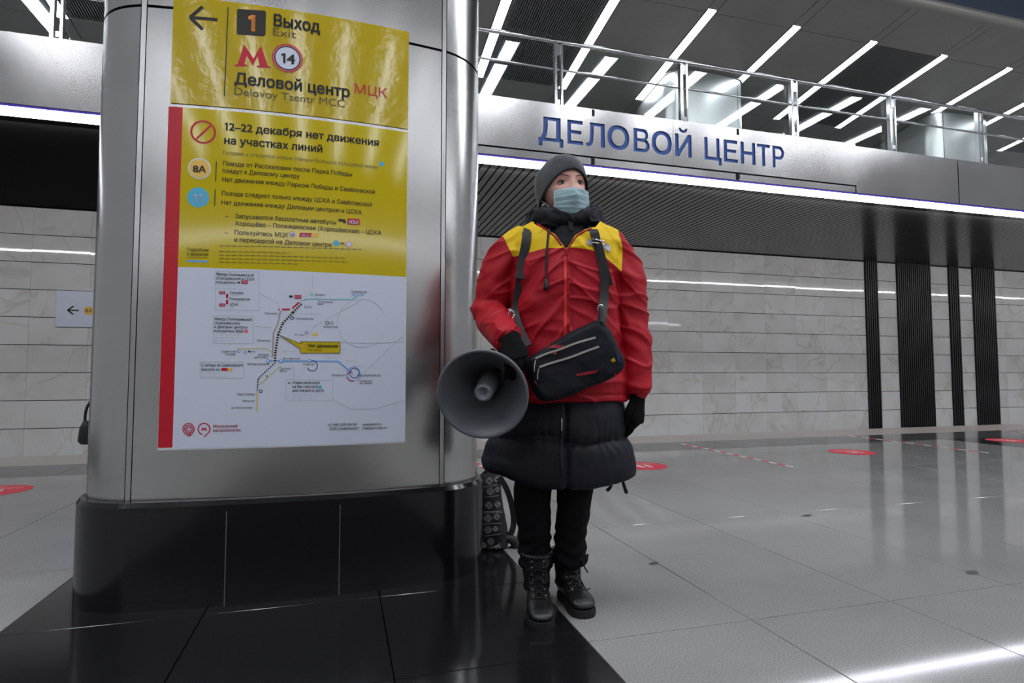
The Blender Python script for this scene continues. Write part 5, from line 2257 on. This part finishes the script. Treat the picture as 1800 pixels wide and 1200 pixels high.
# ---------------- red jacket
jb_ = bmesh.new()
rings = []
for (py, xl, xr, ry, yc) in ((386, 948, 1042, 0.075, 0.015), (398, 928, 1060, 0.098, 0.012), (412, 900, 1088, 0.118, 0.01), (432, 892, 1096, 0.135, 0.005), (470, 896, 1090, 0.148, 0), (540, 898, 1084, 0.155, -0.002),
                             (600, 893, 1090, 0.160, -0.002), (650, 890, 1096, 0.166, 0), (703, 884, 1101, 0.170, 0)):
    rings.append(ering(L((xl + xr) / 2, py, yc), (xr - xl) / 2 * S_, ry, 64, 2.3))
loft(jb_, rings)
tube(jb_, [L(922, 428, 0.005), L(900, 448, 0.004), L(876, 492, 0.0), L(861, 545, 0.0), L(876, 574, -0.11), L(893, 596, -0.215)], [0.072, 0.080, 0.073, 0.071, 0.062, 0.051], n=32, sub=5, dome=True)
tube(jb_, [L(1066, 430, 0.005), L(1080, 452, 0.004), L(1101, 500, 0.0), L(1111, 570, -0.005), L(1117, 630, -0.03), L(1121, 686, -0.05)], [0.072, 0.074, 0.070, 0.064, 0.057, 0.050], n=32, sub=5, dome=True)
jb_ = remesh(jb_, 0.005, 3, 'jacket')
EL = L(861, 548, 0.0)
ER = L(1112, 575, 0.0)
PITL, PITR = L(905, 475, -0.05), L(1082, 478, -0.05)
zhem = L(985, 705).z


def cloth(co, n):
    h = 0.009 * fbm((co.x * 1.0, co.y, co.z * 1.4), 5.0, 2)
    # long soft drag folds running down and in from the shoulders
    sx_ = 1 if co.x > 0.02 else -1
    a_ = (co.x * sx_ * 0.75 + co.z * 0.66)
    b_ = (-co.x * sx_ * 0.66 + co.z * 0.75)
    n1 = noise.noise(Vector((a_ * 13, b_ * 4.0, co.y * 5 + sx_ * 3)))
    h += 0.010 * max(0.0, 1 - abs(n1) * 4.5) ** 1.5 * (0.5 + 0.5 * noise.noise(Vector((co.x * 5, co.z * 5, 9))))
    n2 = noise.noise(Vector((co.x * 5 + 7, co.y * 6, co.z * 15 + co.x * 6 * sx_)))
    h += 0.006 * max(0.0, 1 - abs(n2) * 5) ** 1.5
    dl = (co - EL).length
    h += 0.007 * math.exp(-(dl / 0.10) ** 2) * math.sin((co.z * 72 + co.x * 28 + co.y * 18))
    dr = (co - ER).length
    h += 0.0035 * math.exp(-(dr / 0.13) ** 2) * math.sin(co.z * 80 + co.x * 45)
    for P_, s_ in ((PITL, 1), (PITR, -1)):
        dp = (co - P_).length
        h += 0.007 * math.exp(-(dp / 0.10) ** 2) * math.sin((co.z * 45 - s_ * co.x * 62))
    # hem stitching
    h -= 0.004 * math.exp(-((co.z - zhem - 0.028) / 0.004) ** 2) if abs(co.x) < 0.3 and co.y > -0.3 and co.x < 0.27 else 0
    return h


displace(jb_, cloth)


def interp(x, pts):
    if x <= pts[0][0]:
        return pts[0][1]
    for (a, b), (c, d) in zip(pts[:-1], pts[1:]):
        if x <= c:
            return b + (d - b) * (x - a) / (c - a)
    return pts[-1][1]


YB_ = [(L(a, b, -0.13).x, L(a, b, -0.13).z) for a, b in ((880, 452), (902, 446), (930, 443), (962, 436), (993, 437), (1010, 436), (1040, 440), (1066, 452), (1094, 471), (1110, 478))]
YL_ = [(L(a, b, -0.10).z, L(a, b, -0.10).x) for a, b in ((902, 449), (893, 430), (884, 410), (880, 395))]
YR_ = [(L(a, b, -0.10).z, L(a, b, -0.10).x) for a, b in ((1095, 472), (1098, 440), (1096, 425), (1092, 410))]
ZYB = L(985, 445, 0.1).z


def yoke_f(c):
    lo = interp(c.x, YB_) if c.y < 0.03 else ZYB
    return min(c.z - lo, c.x - interp(c.z, YL_), interp(c.z, YR_) - c.x)


VV = [(L(a, b, -0.12).x, L(a, b, -0.12).z) for a, b in ((935, 360), (940, 388), (955, 398), (975, 412), (993, 438), (996, 438), (1010, 415), (1030, 402), (1048, 397), (1060, 380))]


def vee(c):
    if c.y > 0.0:
        return c.z - (L(985, 398).z)
    return c.z - interp(c.x, VV)


neckpart, jb_ = split_iso(jb_, vee)
neckpart.free()
JB = BVHTree.FromBMesh(jb_)
yoke_bm, red_bm = split_iso(jb_, yoke_f)
jacket = pobj('jacket', red_bm, M['red_cloth'])
jacket['label'] = 'bright red nylon jacket with sleeves'
yoke = pobj('shoulder_yoke', yoke_bm, M['yellow_cloth'], jacket)
yoke['label'] = 'yellow shoulder yoke'


def jh(px, py, off=0.0):
    return hit(JB, px, py, off, -0.12)


def relax(P, it=3):
    P = [Vector(q_) for q_ in P]
    for _ in range(it):
        Q = [P[0]] + [P[i] * 0.5 + (P[i - 1] + P[i + 1]) * 0.25 for i in range(1, len(P) - 1)] + [P[-1]]
        P = [Vector((q_.x, min(q_.y, p_.y + 0.002), q_.z)) for q_, p_ in zip(Q, P)]
    return P


def ribbon(pts, width, thick, m, name, parent, flat_dir=None):
    """band lying on the body; pts local points, wide axis horizontal-ish across the path"""
    P = smooth_path(pts, 4)
    bm = bmesh.new()
    rings = []
    for i, p in enumerate(P):
        t_ = (P[min(i + 1, len(P) - 1)] - P[max(i - 1, 0)]).normalized()
        nrm = flat_dir or Vector((0, -1, 0.15)).normalized()
        w_ = t_.cross(nrm).normalized()
        n_ = w_.cross(t_).normalized()
        rings.append([p + w_ * (a * width / 2) + n_ * (b * thick / 2) for a, b in ((-1, -1), (1, -1), (1, 1), (-1, 1))])
    loft(bm, rings)
    bmesh.ops.recalc_face_normals(bm, faces=bm.faces)
    return obj(name, bm, M[m], parent, smooth=False, world=False)


# zip, piping, drawcord, badges
ribbon([jh(993.5 + 0.003 * (y_ - 438), y_, 0.0015) for y_ in range(442, 706, 12)], 0.010, 0.004, 'zip', 'zip', jacket)
ribbon([jh(1006 + 0.004 * (y_ - 448), y_, 0.0008) for y_ in range(448, 704, 16)], 0.0015, 0.003, 'red_cloth', 'placket_seam', jacket)
bm = bmesh.new()
tube(bm, [jh(a, b, 0.0) for a, b in ((944, 394), (950, 397), (958, 402), (975, 415), (985, 428), (993, 440), (998, 438), (1006, 425), (1016, 413), (1030, 405), (1039, 402))], 0.0036, n=8, sub=2)
pobj('red_piping', bm, M['red_cloth'], jacket)
bm = bmesh.new()
box(bm, -0.006, 0.006, -0.004, 0.004, -0.016, 0.012, s=1, bev=0.002)
bmesh.ops.translate(bm, verts=bm.verts, vec=jh(995, 443, 0.006))
pobj('zip_pull', bm, M['red_cloth'], jacket)
bm = bmesh.new()
tube(bm, [jh(965, 403, 0.006), jh(963, 420, 0.006), jh(961, 445, 0.006), jh(960, 470, 0.006), jh(960, 494, 0.006)], 0.0042, n=8, sub=3)
dc = pobj('drawcord', bm, M['cord'], jacket)
bm = bmesh.new()
tube(bm, [jh(960, 492, 0.008), jh(960, 506, 0.009)], [0.006, 0.011], n=10, dome=True)
pobj('cord_end', bm, M['strap'], dc)
for pts_, nm in (([(1031, 420), (1046, 422), (1046, 432), (1031, 430)], 'badge'), ([(1062, 426), (1073, 431), (1073, 442), (1066, 440), (1060, 434)], 'badge')):
    bm = bmesh.new()
    bm.faces.new([bm.verts.new(jh(a, b, 0.004)) for a, b in pts_])
    bmesh.ops.solidify(bm, geom=list(bm.faces), thickness=0.001)
    pobj(nm, bm, M['badge'], yoke, smooth=False)
# cuffs
bm = bmesh.new()
CW_L = L(896, 600, -0.232)
axl = (L(899, 606, -0.26) - L(876, 574, -0.11)).normalized()


def ringtube(c, ax, r, rt, n=32):
    u = ax.cross(Vector((0, 0, 1))).normalized()
    v_ = ax.cross(u).normalized()
    b = bmesh.new()
    tube(b, [c + u * (math.cos(2 * PI * i / n) * r) + v_ * (math.sin(2 * PI * i / n) * r) for i in range(n + 1)], rt, n=8, dome=False)
    return b


bm.free()
pobj('cuff', ringtube(CW_L, axl, 0.043, 0.005), M['red_cloth'], jacket)
pobj('cuff', ringtube(L(1121, 688, -0.05), Vector((0.02, 0, -1)).normalized(), 0.042, 0.005), M['red_cloth'], jacket)


# ---------------- gloved hands
def hand(name, wrist, palm_dir, side, normal, curls, label, ln=1.0, thumb=None, spread=0.0, cuff=0.032):
    """wrist point; palm_dir towards the fingers; side towards the index; normal out of the back of the hand"""
    pd, sdv, nv = palm_dir.normalized(), side.normalized(), normal.normalized()
    bm = bmesh.new()
    pl = 0.088 * ln
    rings = []
    for f, hw, th in ((-0.045, 0.033, 0.031), (-0.02, 0.032, 0.029), (0.0, 0.033, 0.027), (0.03, 0.039, 0.021), (0.06, 0.044, 0.018), (0.085, 0.043, 0.015), (0.094, 0.038, 0.011)):
        c = wrist + pd * (f * ln)
        rings.append([c + sdv * (math.cos(a) * hw * ln) + nv * (math.sin(a) * th * ln) for a in [2 * PI * i / 20 for i in range(20)]])
    loft(bm, rings)
    for i, (off, l1, l2, l3, r) in enumerate(((0.031, 0.040, 0.025, 0.020, 0.0105), (0.011, 0.044, 0.029, 0.022, 0.0108), (-0.010, 0.041, 0.027, 0.021, 0.0103), (-0.030, 0.033, 0.021, 0.018, 0.0092))):
        p = wrist + pd * (pl * 0.86) + sdv * (off * ln)
        ang = 0.0
        path = [p - pd * 0.012]
        d = (pd + sdv * (spread * (off / 0.03))).normalized()
        path.append(p)
        cr = curls[i]
        for l_, c_ in zip((l1, l2, l3), cr):
            ang += c_
            dd = d * math.cos(ang) - nv * math.sin(ang)
            p = p + dd * (l_ * ln)
            path.append(p)
        tube(bm, path, [r * ln * 1.02, r * ln * 1.05, r * ln, r * ln * 0.95, r * ln * 0.82], n=12, sub=3)
    th_ = thumb or [(0.022, 0.018, 0.0), (0.040, 0.045, -0.012), (0.062, 0.060, -0.024), (0.085, 0.062, -0.034)]
    tube(bm, [wrist + pd * (a * ln) + sdv * (b * ln) + nv * (c * ln) for a, b, c in th_], [0.017 * ln, 0.0145 * ln, 0.012 * ln, 0.010 * ln], n=12, sub=3)
    bmesh.ops.recalc_face_normals(bm, faces=bm.faces)
    bm = remesh(bm, 0.0028, 1, 'hand')
    displace(bm, lambda c, n: 0.0012 * fbm(c, 40, 2))
    g = pobj(name, bm, M['glove'])
    g['label'] = label
    return g


# right-hand side of the picture: relaxed hand hanging beside the coat
hand('glove', L(1120, 696, -0.05), L(1122, 750, -0.07) - L(1120, 696, -0.05), Vector((-0.55, -0.83, 0.0)), Vector((0.83, -0.55, 0.05)),
     [(0.40, 0.55, 0.4), (0.6, 0.7, 0.5), (0.7, 0.8, 0.5), (0.75, 0.8, 0.5)], 'black knitted glove, hand hanging relaxed', ln=1.10,
     thumb=[(0.020, 0.018, -0.004), (0.045, 0.036, -0.014), (0.072, 0.040, -0.022), (0.095, 0.036, -0.028)])

# left-hand side of the picture: fist round the megaphone's grip
WR = L(899, 604, -0.285)
GRIP_T, GRIP_B = L(890, 650, -0.22), L(897, 690, -0.20)
hd = L(911, 641, -0.385) - WR
hand('glove', WR, hd, Vector((-0.95, 0.05, -0.30)), Vector((0.25, -0.85, 0.45)),
     [(0.20, 0.55, 0.5), (0.25, 0.6, 0.5), (0.3, 0.65, 0.5), (0.35, 0.7, 0.5)], 'black knitted glove closed round the rim of the megaphone', ln=1.05,
     thumb=[(0.014, 0.024, -0.006), (0.030, 0.040, -0.032), (0.050, 0.042, -0.060), (0.072, 0.034, -0.078)])

# ================================================================== MEGAPHONE
BC = at(848, 693, 1.90)                       # middle of the bell's mouth
face_to = (Vector((0, 0, CAMH)) - BC).normalized()
axis = (Vector((math.sin(-0.03), -1, 0)))     # placeholder, replaced below
right = Vector((math.cos(YAW), -math.sin(YAW), 0))
fwd = Vector((math.sin(YAW), math.cos(YAW), 0))
AX = (-fwd * 0.97 - right * 0.10 + Vector((0, 0, -0.24))).normalized()   # direction the bell points
mega = thing('megaphone', 'grey megaphone with a round bell held low in the gloved hand, facing the camera', 'megaphone', BC + Vector((0, 0, -0.15)), -YAW)
MR = 79.0 * 1.90 / FPX


def mframe():
    u = AX.cross(Vector((0, 0, 1))).normalized()
    v_ = u.cross(AX).normalized()
    return u, v_


MU, MV = mframe()


def lathe(prof, n=72, c=BC, cap=True):
    """prof: (distance back along the axis, radius)"""
    bm = bmesh.new()
    rings = [[c - AX * d + MU * (math.cos(2 * PI * i / n) * r) + MV * (math.sin(2 * PI * i / n) * r) for i in range(n)] for d, r in prof]
    loft(bm, rings, cap=cap)
    bmesh.ops.recalc_face_normals(bm, faces=bm.faces)
    return bm


def bell(d):                                   # inner radius at depth d behind the mouth
    t = d / 0.205
    return MR * (1 - t) ** 1.35 * 0.80 + 0.030 + 0.0 * t if t < 1 else 0.030


ds = [0.205 * (i / 22) for i in range(23)]
k0 = (MR - 0.004) / bell(0)
inn = [(d, bell(d) * k0 if d < 0.02 else bell(d) * (k0 * (1 - d / 0.205) + d / 0.205)) for d in ds]
outp = [(d, r + 0.004) for d, r in reversed(inn)]
prof = [(0.0, inn[0][1])] + inn[1:] + outp + [(-0.001, inn[0][1] + 0.003), (0.0, inn[0][1])]
bm = bmesh.new()
n = 80
R_ = [[bm.verts.new(BC - AX * d + MU * (math.cos(2 * PI * i / n) * r) + MV * (math.sin(2 * PI * i / n) * r)) for i in range(n)] for d, r in prof[:-1]]
for a in range(len(R_)):
    b = (a + 1) % len(R_)
    for i in range(n):
        bm.faces.new((R_[a][i], R_[a][(i + 1) % n], R_[b][(i + 1) % n], R_[b][i]))
bmesh.ops.recalc_face_normals(bm, faces=bm.faces)
bellob = obj('bell', bm, M['horn'], mega, smooth=True, sharp=50)
rim = lathe([(-0.004, MR - 0.006), (-0.006, MR - 0.002), (-0.005, MR + 0.002), (0.0, MR + 0.0045), (0.007, MR + 0.003), (0.010, MR - 0.003), (0.004, MR - 0.008)], cap=False)
obj('rim', rim, M['horn'], bellob, smooth=True)
obj('inner_horn', lathe([(0.19, 0.034), (0.15, 0.036), (0.09, 0.034), (0.05, 0.031), (0.022, 0.030), (0.016, 0.028), (0.013, 0.022), (0.018, 0.012), (0.026, 0.008)]), M['horn_tip'], mega, smooth=True, sharp=50)
obj('throat', lathe([(0.185, 0.0635), (0.19, 0.064), (0.20, 0.040)]), M['horn_dark'], mega, smooth=True)
# body behind the bell
bcol = lathe([(0.17, 0.052), (0.20, 0.060), (0.26, 0.062), (0.30, 0.058), (0.315, 0.040)], 48)
obj('body', bcol, M['horn_dark'], mega, smooth=True, sharp=40)
W_ = lambda p: PM @ p
bm = bmesh.new()
gt, gb = W_(GRIP_T), W_(GRIP_B)
tube(bm, [BC - AX * 0.22 + MU * 0.0, gt, (gt + gb) / 2, gb], [0.022, 0.017, 0.0165, 0.018], n=16, sub=4, flat=0.8)
obj('pistol_grip', bm, M['horn_dark'], mega, smooth=True)
bm = bmesh.new()
cctr = BC - AX * 0.20
tube(bm, [cctr + MV * 0.050, cctr + MV * 0.085 + AX * 0.01, cctr + MV * 0.085 - AX * 0.08, cctr + MV * 0.050 - AX * 0.09], 0.009, n=10, sub=4)
obj('carry_handle', bm, M['horn_dark'], mega, smooth=True)

# ================================================================== SHOULDER BAG
bag = thing('shoulder_bag', 'black patterned crossbody bag with two zips, hanging in front of the red jacket', 'bag', ORG + Vector((0, 0, 0.62)), -YAW)
BPM = mw(bag)
dyb = -0.255
corner = [L(926, 612, dyb), L(1061, 566, dyb), L(1090, 655, dyb), L(1078, 678, dyb), L(945, 708, dyb), L(928, 690, dyb)]
BU = (corner[1] - corner[0]).normalized()                  # along the top, rises to the right
BN = Vector((0, -1, 0.06)).normalized()
BV = BU.cross(BN).normalized()
if BV.z < 0: BV = -BV
BO = L(1008, 640, dyb)


def B(u, v, n_=0.0):
    return BO + BU * u + BV * v - Vector((0, 1, 0)) * n_


bm = bmesh.new()
rings = []
outl = [(-0.150, 0.068), (-0.05, 0.090), (0.05, 0.108), (0.125, 0.116), (0.144, 0.100), (0.158, 0.03), (0.166, -0.035), (0.155, -0.068), (0.10, -0.086), (0.0, -0.092), (-0.10, -0.094), (-0.147, -0.080), (-0.162, -0.03), (-0.160, 0.03)]
outl = [(p.x, p.y) for p in smooth_path([Vector((a, b, 0)) for a, b in outl + [outl[0]]], 3)][:-1]
for nn, sc_ in ((-0.062, 0.86), (-0.056, 0.95), (-0.04, 1.0), (0.02, 1.0), (0.036, 0.97), (0.046, 0.88), (0.049, 0.6)):
    rings.append([B(a * sc_, b * sc_, nn) for a, b in outl])
loft(bm, rings)
bmesh.ops.recalc_face_normals(bm, faces=bm.faces)
bm = remesh(bm, 0.005, 2, 'bag')
displace(bm, lambda c, n: 0.006 * fbm(c, 11, 4))
bb_ = obj('bag_body', bm, M['bag'], bag, smooth=True, world=False)
BB = BVHTree.FromPolygons([v.co.copy() for v in bb_.data.vertices], [list(p_.vertices) for p_ in bb_.data.polygons])
# the bag's own frame shares the person's orientation, shifted up by 0.62
bb_.data.transform(Matrix.Translation((0, 0, -0.62)))


def bo(name, bm, m, smooth=False):
    for v in bm.verts:
        v.co.z -= 0.62
    return obj(name, bm, M[m], bag, smooth=smooth, world=False)


def bh(px, py, off=0.0):
    return hit(BB, px, py, off, dyb - 0.04)


def rib_bm(pts, width, thick, up=Vector((0, -1, 0))):
    P = relax(smooth_path(pts, 6), 12)
    bm = bmesh.new()
    rings = []
    for i, p in enumerate(P):
        t_ = (P[min(i + 2, len(P) - 1)] - P[max(i - 2, 0)]).normalized()
        w_ = t_.cross(up).normalized()
        n_ = w_.cross(t_).normalized()
        rings.append([p + w_ * (a * width / 2) + n_ * (b * thick / 2) for a, b in ((-1, -1), (1, -1), (1, 1), (-1, 1))])
    loft(bm, rings)
    bmesh.ops.recalc_face_normals(bm, faces=bm.faces)
    return bm


for pts_ in ([(941, 630), (960, 621), (985, 614), (1010, 603), (1047, 593)], [(948, 645), (970, 637), (1000, 629), (1030, 617), (1053, 609)]):
    bo('zip', rib_bm([bh(a, b, 0.002) for a, b in pts_], 0.007, 0.003), 'metal_small')
for (a, b) in ((941, 634), (947, 648)):
    bm = bmesh.new()
    tube(bm, [bh(a, b, 0.005), bh(a - 2, b + 9, 0.006), bh(a - 2, b + 18, 0.006)], 0.0022, n=6, sub=2)
    bo('zip_pull', bm, 'metal_small')
for pts_, m_ in (([(963, 608), (975, 605), (992, 607), (990, 611), (975, 612), (965, 611)], 'bag_red'), ([(984, 592), (997, 588), (1000, 590), (990, 594)], 'bag_orange'),
                 ([(1037, 567), (1044, 563), (1051, 564), (1048, 570), (1042, 572)], 'bag_yellow'), ([(1012, 657), (1035, 652), (1052, 649), (1048, 655), (1030, 660), (1014, 661)], 'bag_red'),
                 ([(1073, 633), (1079, 628), (1083, 634), (1078, 637)], 'bag_yellow'), ([(1084, 618), (1088, 625), (1090, 638), (1086, 632)], 'bag_blue'), ([(941, 599), (944, 598), (945, 611), (942, 612)], 'bag_red'),
                 ([(971, 618), (977, 616), (979, 622), (973, 623)], 'bag_orange'), ([(939, 670), (942, 668), (945, 679)], 'bag_orange'), ([(1079, 655), (1083, 654), (1084, 659), (1080, 660)], 'bag_red')):
    o_ = PMI @ Vector((0, 0, CAMH))
    if any(BB.ray_cast(o_, (L(a, b, 0) - o_).normalized())[0] is None for a, b in pts_):
        continue
    bm = bmesh.new()
    bm.faces.new([bm.verts.new(bh(a, b, 0.004)) for a, b in pts_])
    bmesh.ops.solidify(bm, geom=list(bm.faces), thickness=0.0008)
    bo('printed_patch', bm, m_)
# the strap over both shoulders
stL = [bh(928, 608, 0.0), jh(908, 566, 0.006) + Vector((0, -0.035, 0)), jh(906, 540, 0.008), jh(911, 505, 0.008), jh(917, 470, 0.008), jh(923, 440, 0.008), jh(926, 415, 0.008), jh(926, 402, 0.010), L(928, 394, 0.02)]
bo('strap', rib_bm(stL, 0.026, 0.004), 'strap')
bo('strap_pad', rib_bm([jh(914, 490, 0.013), jh(916, 470, 0.013), jh(921, 445, 0.013), jh(925, 425, 0.013), jh(926, 408, 0.013)], 0.034, 0.007), 'strap')
stR = [bh(1057, 570, 0.0), jh(1058, 550, 0.012) + Vector((0, -0.02, 0)), jh(1063, 510, 0.008), jh(1062, 480, 0.008), jh(1056, 450, 0.008), jh(1050, 430, 0.008), jh(1046, 412, 0.008), jh(1043, 403, 0.010), L(1040, 394, 0.02)]
bo('strap', rib_bm(stR, 0.032, 0.004), 'strap')
bo('strap_tail', rib_bm([jh(1053, 428, 0.014), jh(1060, 455, 0.014), jh(1067, 480, 0.014), jh(1072, 502, 0.016)], 0.022, 0.003), 'strap')
for y_ in (421, 427):
    bm = bmesh.new()
    a, b = jh(1042, y_ - 1, 0.016), jh(1062, y_ + 3, 0.016)
    tube(bm, [a, b], 0.003, n=8)
    bo('buckle', bm, 'chrome', True)
for (a, b) in ((1055, 543), (899, 553)):
    bm = bmesh.new()
    c = jh(a, b, 0.012) + Vector((0, -0.012, 0))
    tube(bm, [c + Vector((0.010 * math.cos(t_), 0, 0.014 * math.sin(t_))) for t_ in [2 * PI * i / 16 for i in range(17)]], 0.003, n=8, dome=False)
    bo('metal_ring', bm, 'chrome', True)
bm = bmesh.new()
tube(bm, [jh(1055, 543, 0.014) + Vector((0, -0.012, 0)), bh(1058, 566, 0.004)], 0.007, n=8)
bo('strap_loop', bm, 'strap')

# ================================================================== BACKPACK on the floor behind the person
d = pix(868, 970)
bpg = Vector((0, 0, CAMH)) + d * (-CAMH / d.z)
DB = bpg.dot(VIEW) + 0.07
bpk = thing('backpack', 'black backpack with white knitted snowflake pattern on the floor between column and person', 'backpack', Vector((bpg.x, bpg.y, 0)) + fwd * 0.07, -YAW)
KM = mw(bpk)
KMI = KM.inverted()
KL = lambda px, py, dy=0.0: KMI @ at(px, py, DB + dy)
kS = DB / FPX
bm = bmesh.new()
rings = []
for (py, xl, xr, ry) in ((968, 836, 888, 0.062), (958, 833, 893, 0.075), (930, 833, 892, 0.080), (890, 835, 885, 0.072), (855, 839, 880, 0.062), (836, 843, 878, 0.045), (828, 850, 872, 0.02)):
    rings.append(ering(KL((xl + xr) / 2, py, 0.02), (xr - xl) / 2 * kS, ry, 36, 3.0))
rings[0] = [Vector((p_.x, p_.y, 0.002)) for p_ in rings[0]]
loft(bm, rings)
for ra, rb, px_ in ((0.03, 0.028, 838),):
    tube(bm, [KL(841, 945, -0.03), KL(838, 925, -0.045), KL(840, 900, -0.035)], [0.03, 0.034, 0.02], n=16, sub=2)
bm = remesh(bm, 0.005, 2, 'pack')
displace(bm, lambda c, n: 0.009 * fbm(c, 8, 4) if c.z > 0.02 else 0)
kb = obj('main_body', bm, M['pack'], bpk, smooth=True, world=False)
KB = BVHTree.FromPolygons([v.co.copy() for v in kb.data.vertices], [list(p_.vertices) for p_ in kb.data.polygons])
KO = KMI @ Vector((0, 0, CAMH))


def kh(px, py, off=0.002):
    dd = (KL(px, py) - KO).normalized()
    h = KB.ray_cast(KO, dd)
    return (h[0] - dd * off) if h[0] is not None else None


def kstroke(bm, a, b, wd):
    pa, pb = kh(*a), kh(*b)
    if pa is None or pb is None:
        return
    t_ = pb - pa
    if t_.length < 1e-5 or t_.length > 0.08:
        return
    w_ = t_.normalized().cross(Vector((0, -1, 0))).normalized() * wd / 2
    bm.faces.new([bm.verts.new(p_) for p_ in (pa + w_, pb + w_, pb - w_, pa - w_)])


def flake(cx_, cy_, r, n=8):
    bm = bmesh.new()
    for i in range(n):
        a = 2 * PI * i / n
        kstroke(bm, (cx_ + 0.25 * r * math.cos(a), cy_ + 0.25 * r * math.sin(a)), (cx_ + r * math.cos(a), cy_ + r * math.sin(a)), 0.0035)
        if i % 2 == 0:
            for s_ in (-0.35, 0.35):
                kstroke(bm, (cx_ + 0.6 * r * math.cos(a), cy_ + 0.6 * r * math.sin(a)), (cx_ + 1.05 * r * math.cos(a + s_), cy_ + 1.05 * r * math.sin(a + s_)), 0.0025)
    if len(bm.faces):
        obj('snowflake', bm, M['pack_white'], bpk, world=False)
    else:
        bm.free()


for (a, b, r) in ((860, 845, 6.5), (873, 842, 5), (862, 863, 6.5), (875, 860, 5), (859, 888, 6.5), (875, 886, 5.5), (858, 911, 6.5), (873, 908, 5.5), (858, 931, 6.5), (871, 929, 4.5), (843, 932, 4.5),
                  (863, 951, 6), (875, 962, 5), (840, 892, 4.5), (839, 905, 4), (850, 958, 4.5)):
    flake(a, b, r)
bm = bmesh.new()
for (x0_, y0_, x1_, y1_) in ((850, 856, 881, 850), (852, 874, 883, 870), (851, 899, 884, 898), (851, 901.5, 884, 900.5), (850, 921, 882, 919), (852, 942, 880, 938), (858, 966, 880, 955), (836, 914, 848, 914)):
    k_ = 6
    for i in range(k_):
        kstroke(bm, (x0_ + (x1_ - x0_) * i / k_, y0_ + (y1_ - y0_) * i / k_), (x0_ + (x1_ - x0_) * (i + 1) / k_, y0_ + (y1_ - y0_) * (i + 1) / k_), 0.0028)
obj('knit_bands', bm, M['pack_white'], bpk, world=False)
bm = bmesh.new()
P_ = smooth_path([KL(878, 838, -0.02), KL(890, 858, -0.03), KL(899, 885, -0.02), KL(903, 915, 0.0), KL(899, 935, 0.0), KL(888, 945, 0.0)], 4)
rings = []
for i, p_ in enumerate(P_):
    t_ = (P_[min(i + 1, len(P_) - 1)] - P_[max(i - 1, 0)]).normalized()
    w_ = t_.cross(Vector((0, -1, 0))).normalized()
    n_ = w_.cross(t_).normalized()
    rings.append([p_ + w_ * (a * 0.014) + n_ * (b * 0.005) for a, b in ((-1, -1), (1, -1), (1, 1), (-1, 1))])
loft(bm, rings)
bmesh.ops.recalc_face_normals(bm, faces=bm.faces)
obj('shoulder_strap', bm, M['strap'], bpk, world=False)
bm = bmesh.new()
tube(bm, [KL(888, 945, 0.0), KL(903, 950, 0.0), KL(906, 962, 0.0), KL(895, 966, 0.0)], [0.02, 0.025, 0.022, 0.015], n=12, sub=3)
obj('lower_strap', bm, M['strap'], bpk, smooth=True, world=False)
bm = bmesh.new()
tube(bm, [KL(852, 832, 0.0), KL(856, 824, 0.0), KL(866, 824, 0.0), KL(870, 832, 0.0)], 0.006, n=8, sub=3)
obj('grab_handle', bm, M['strap'], bpk, smooth=True, world=False)

# ================================================================== BAG peeking out left of the column
p = at(146, 745, 3.6)
bm = bmesh.new()
tube(bm, [p + Vector((0.06, 0.02, 0.165)), p + Vector((0.12, 0.03, 0.155)), Vector(((CX - 0.80) * K, p.y + 0.06, p.z + 0.155))], 0.008, n=10)
obj('wall_hook', bm, M['chrome'], colm, smooth=True)
hb_ = thing('handbag', 'small black handbag peeking out behind the left edge of the steel column', 'bag', p + Vector((0, 0, -0.12)) , -YAW)
HM = mw(hb_).inverted()
bm = bmesh.new()
rings = []
for z_, hw, ry in ((0.0, 0.10, 0.035), (0.02, 0.115, 0.045), (0.10, 0.105, 0.045), (0.14, 0.09, 0.025)):
    rings.append(ering(Vector((0.095, 0, z_)), hw, ry, 28, 3.0))
loft(bm, rings)
obj('bag_body', bm, M['leather'], hb_, smooth=True, world=False)
bm = bmesh.new()
tube(bm, [Vector((0.01, 0, 0.12)), Vector((0.02, 0, 0.22)), Vector((0.09, 0, 0.30)), Vector((0.16, 0, 0.22)), Vector((0.17, 0, 0.12))], 0.008, n=10, sub=4)
obj('handle', bm, M['leather'], hb_, smooth=True, world=False)
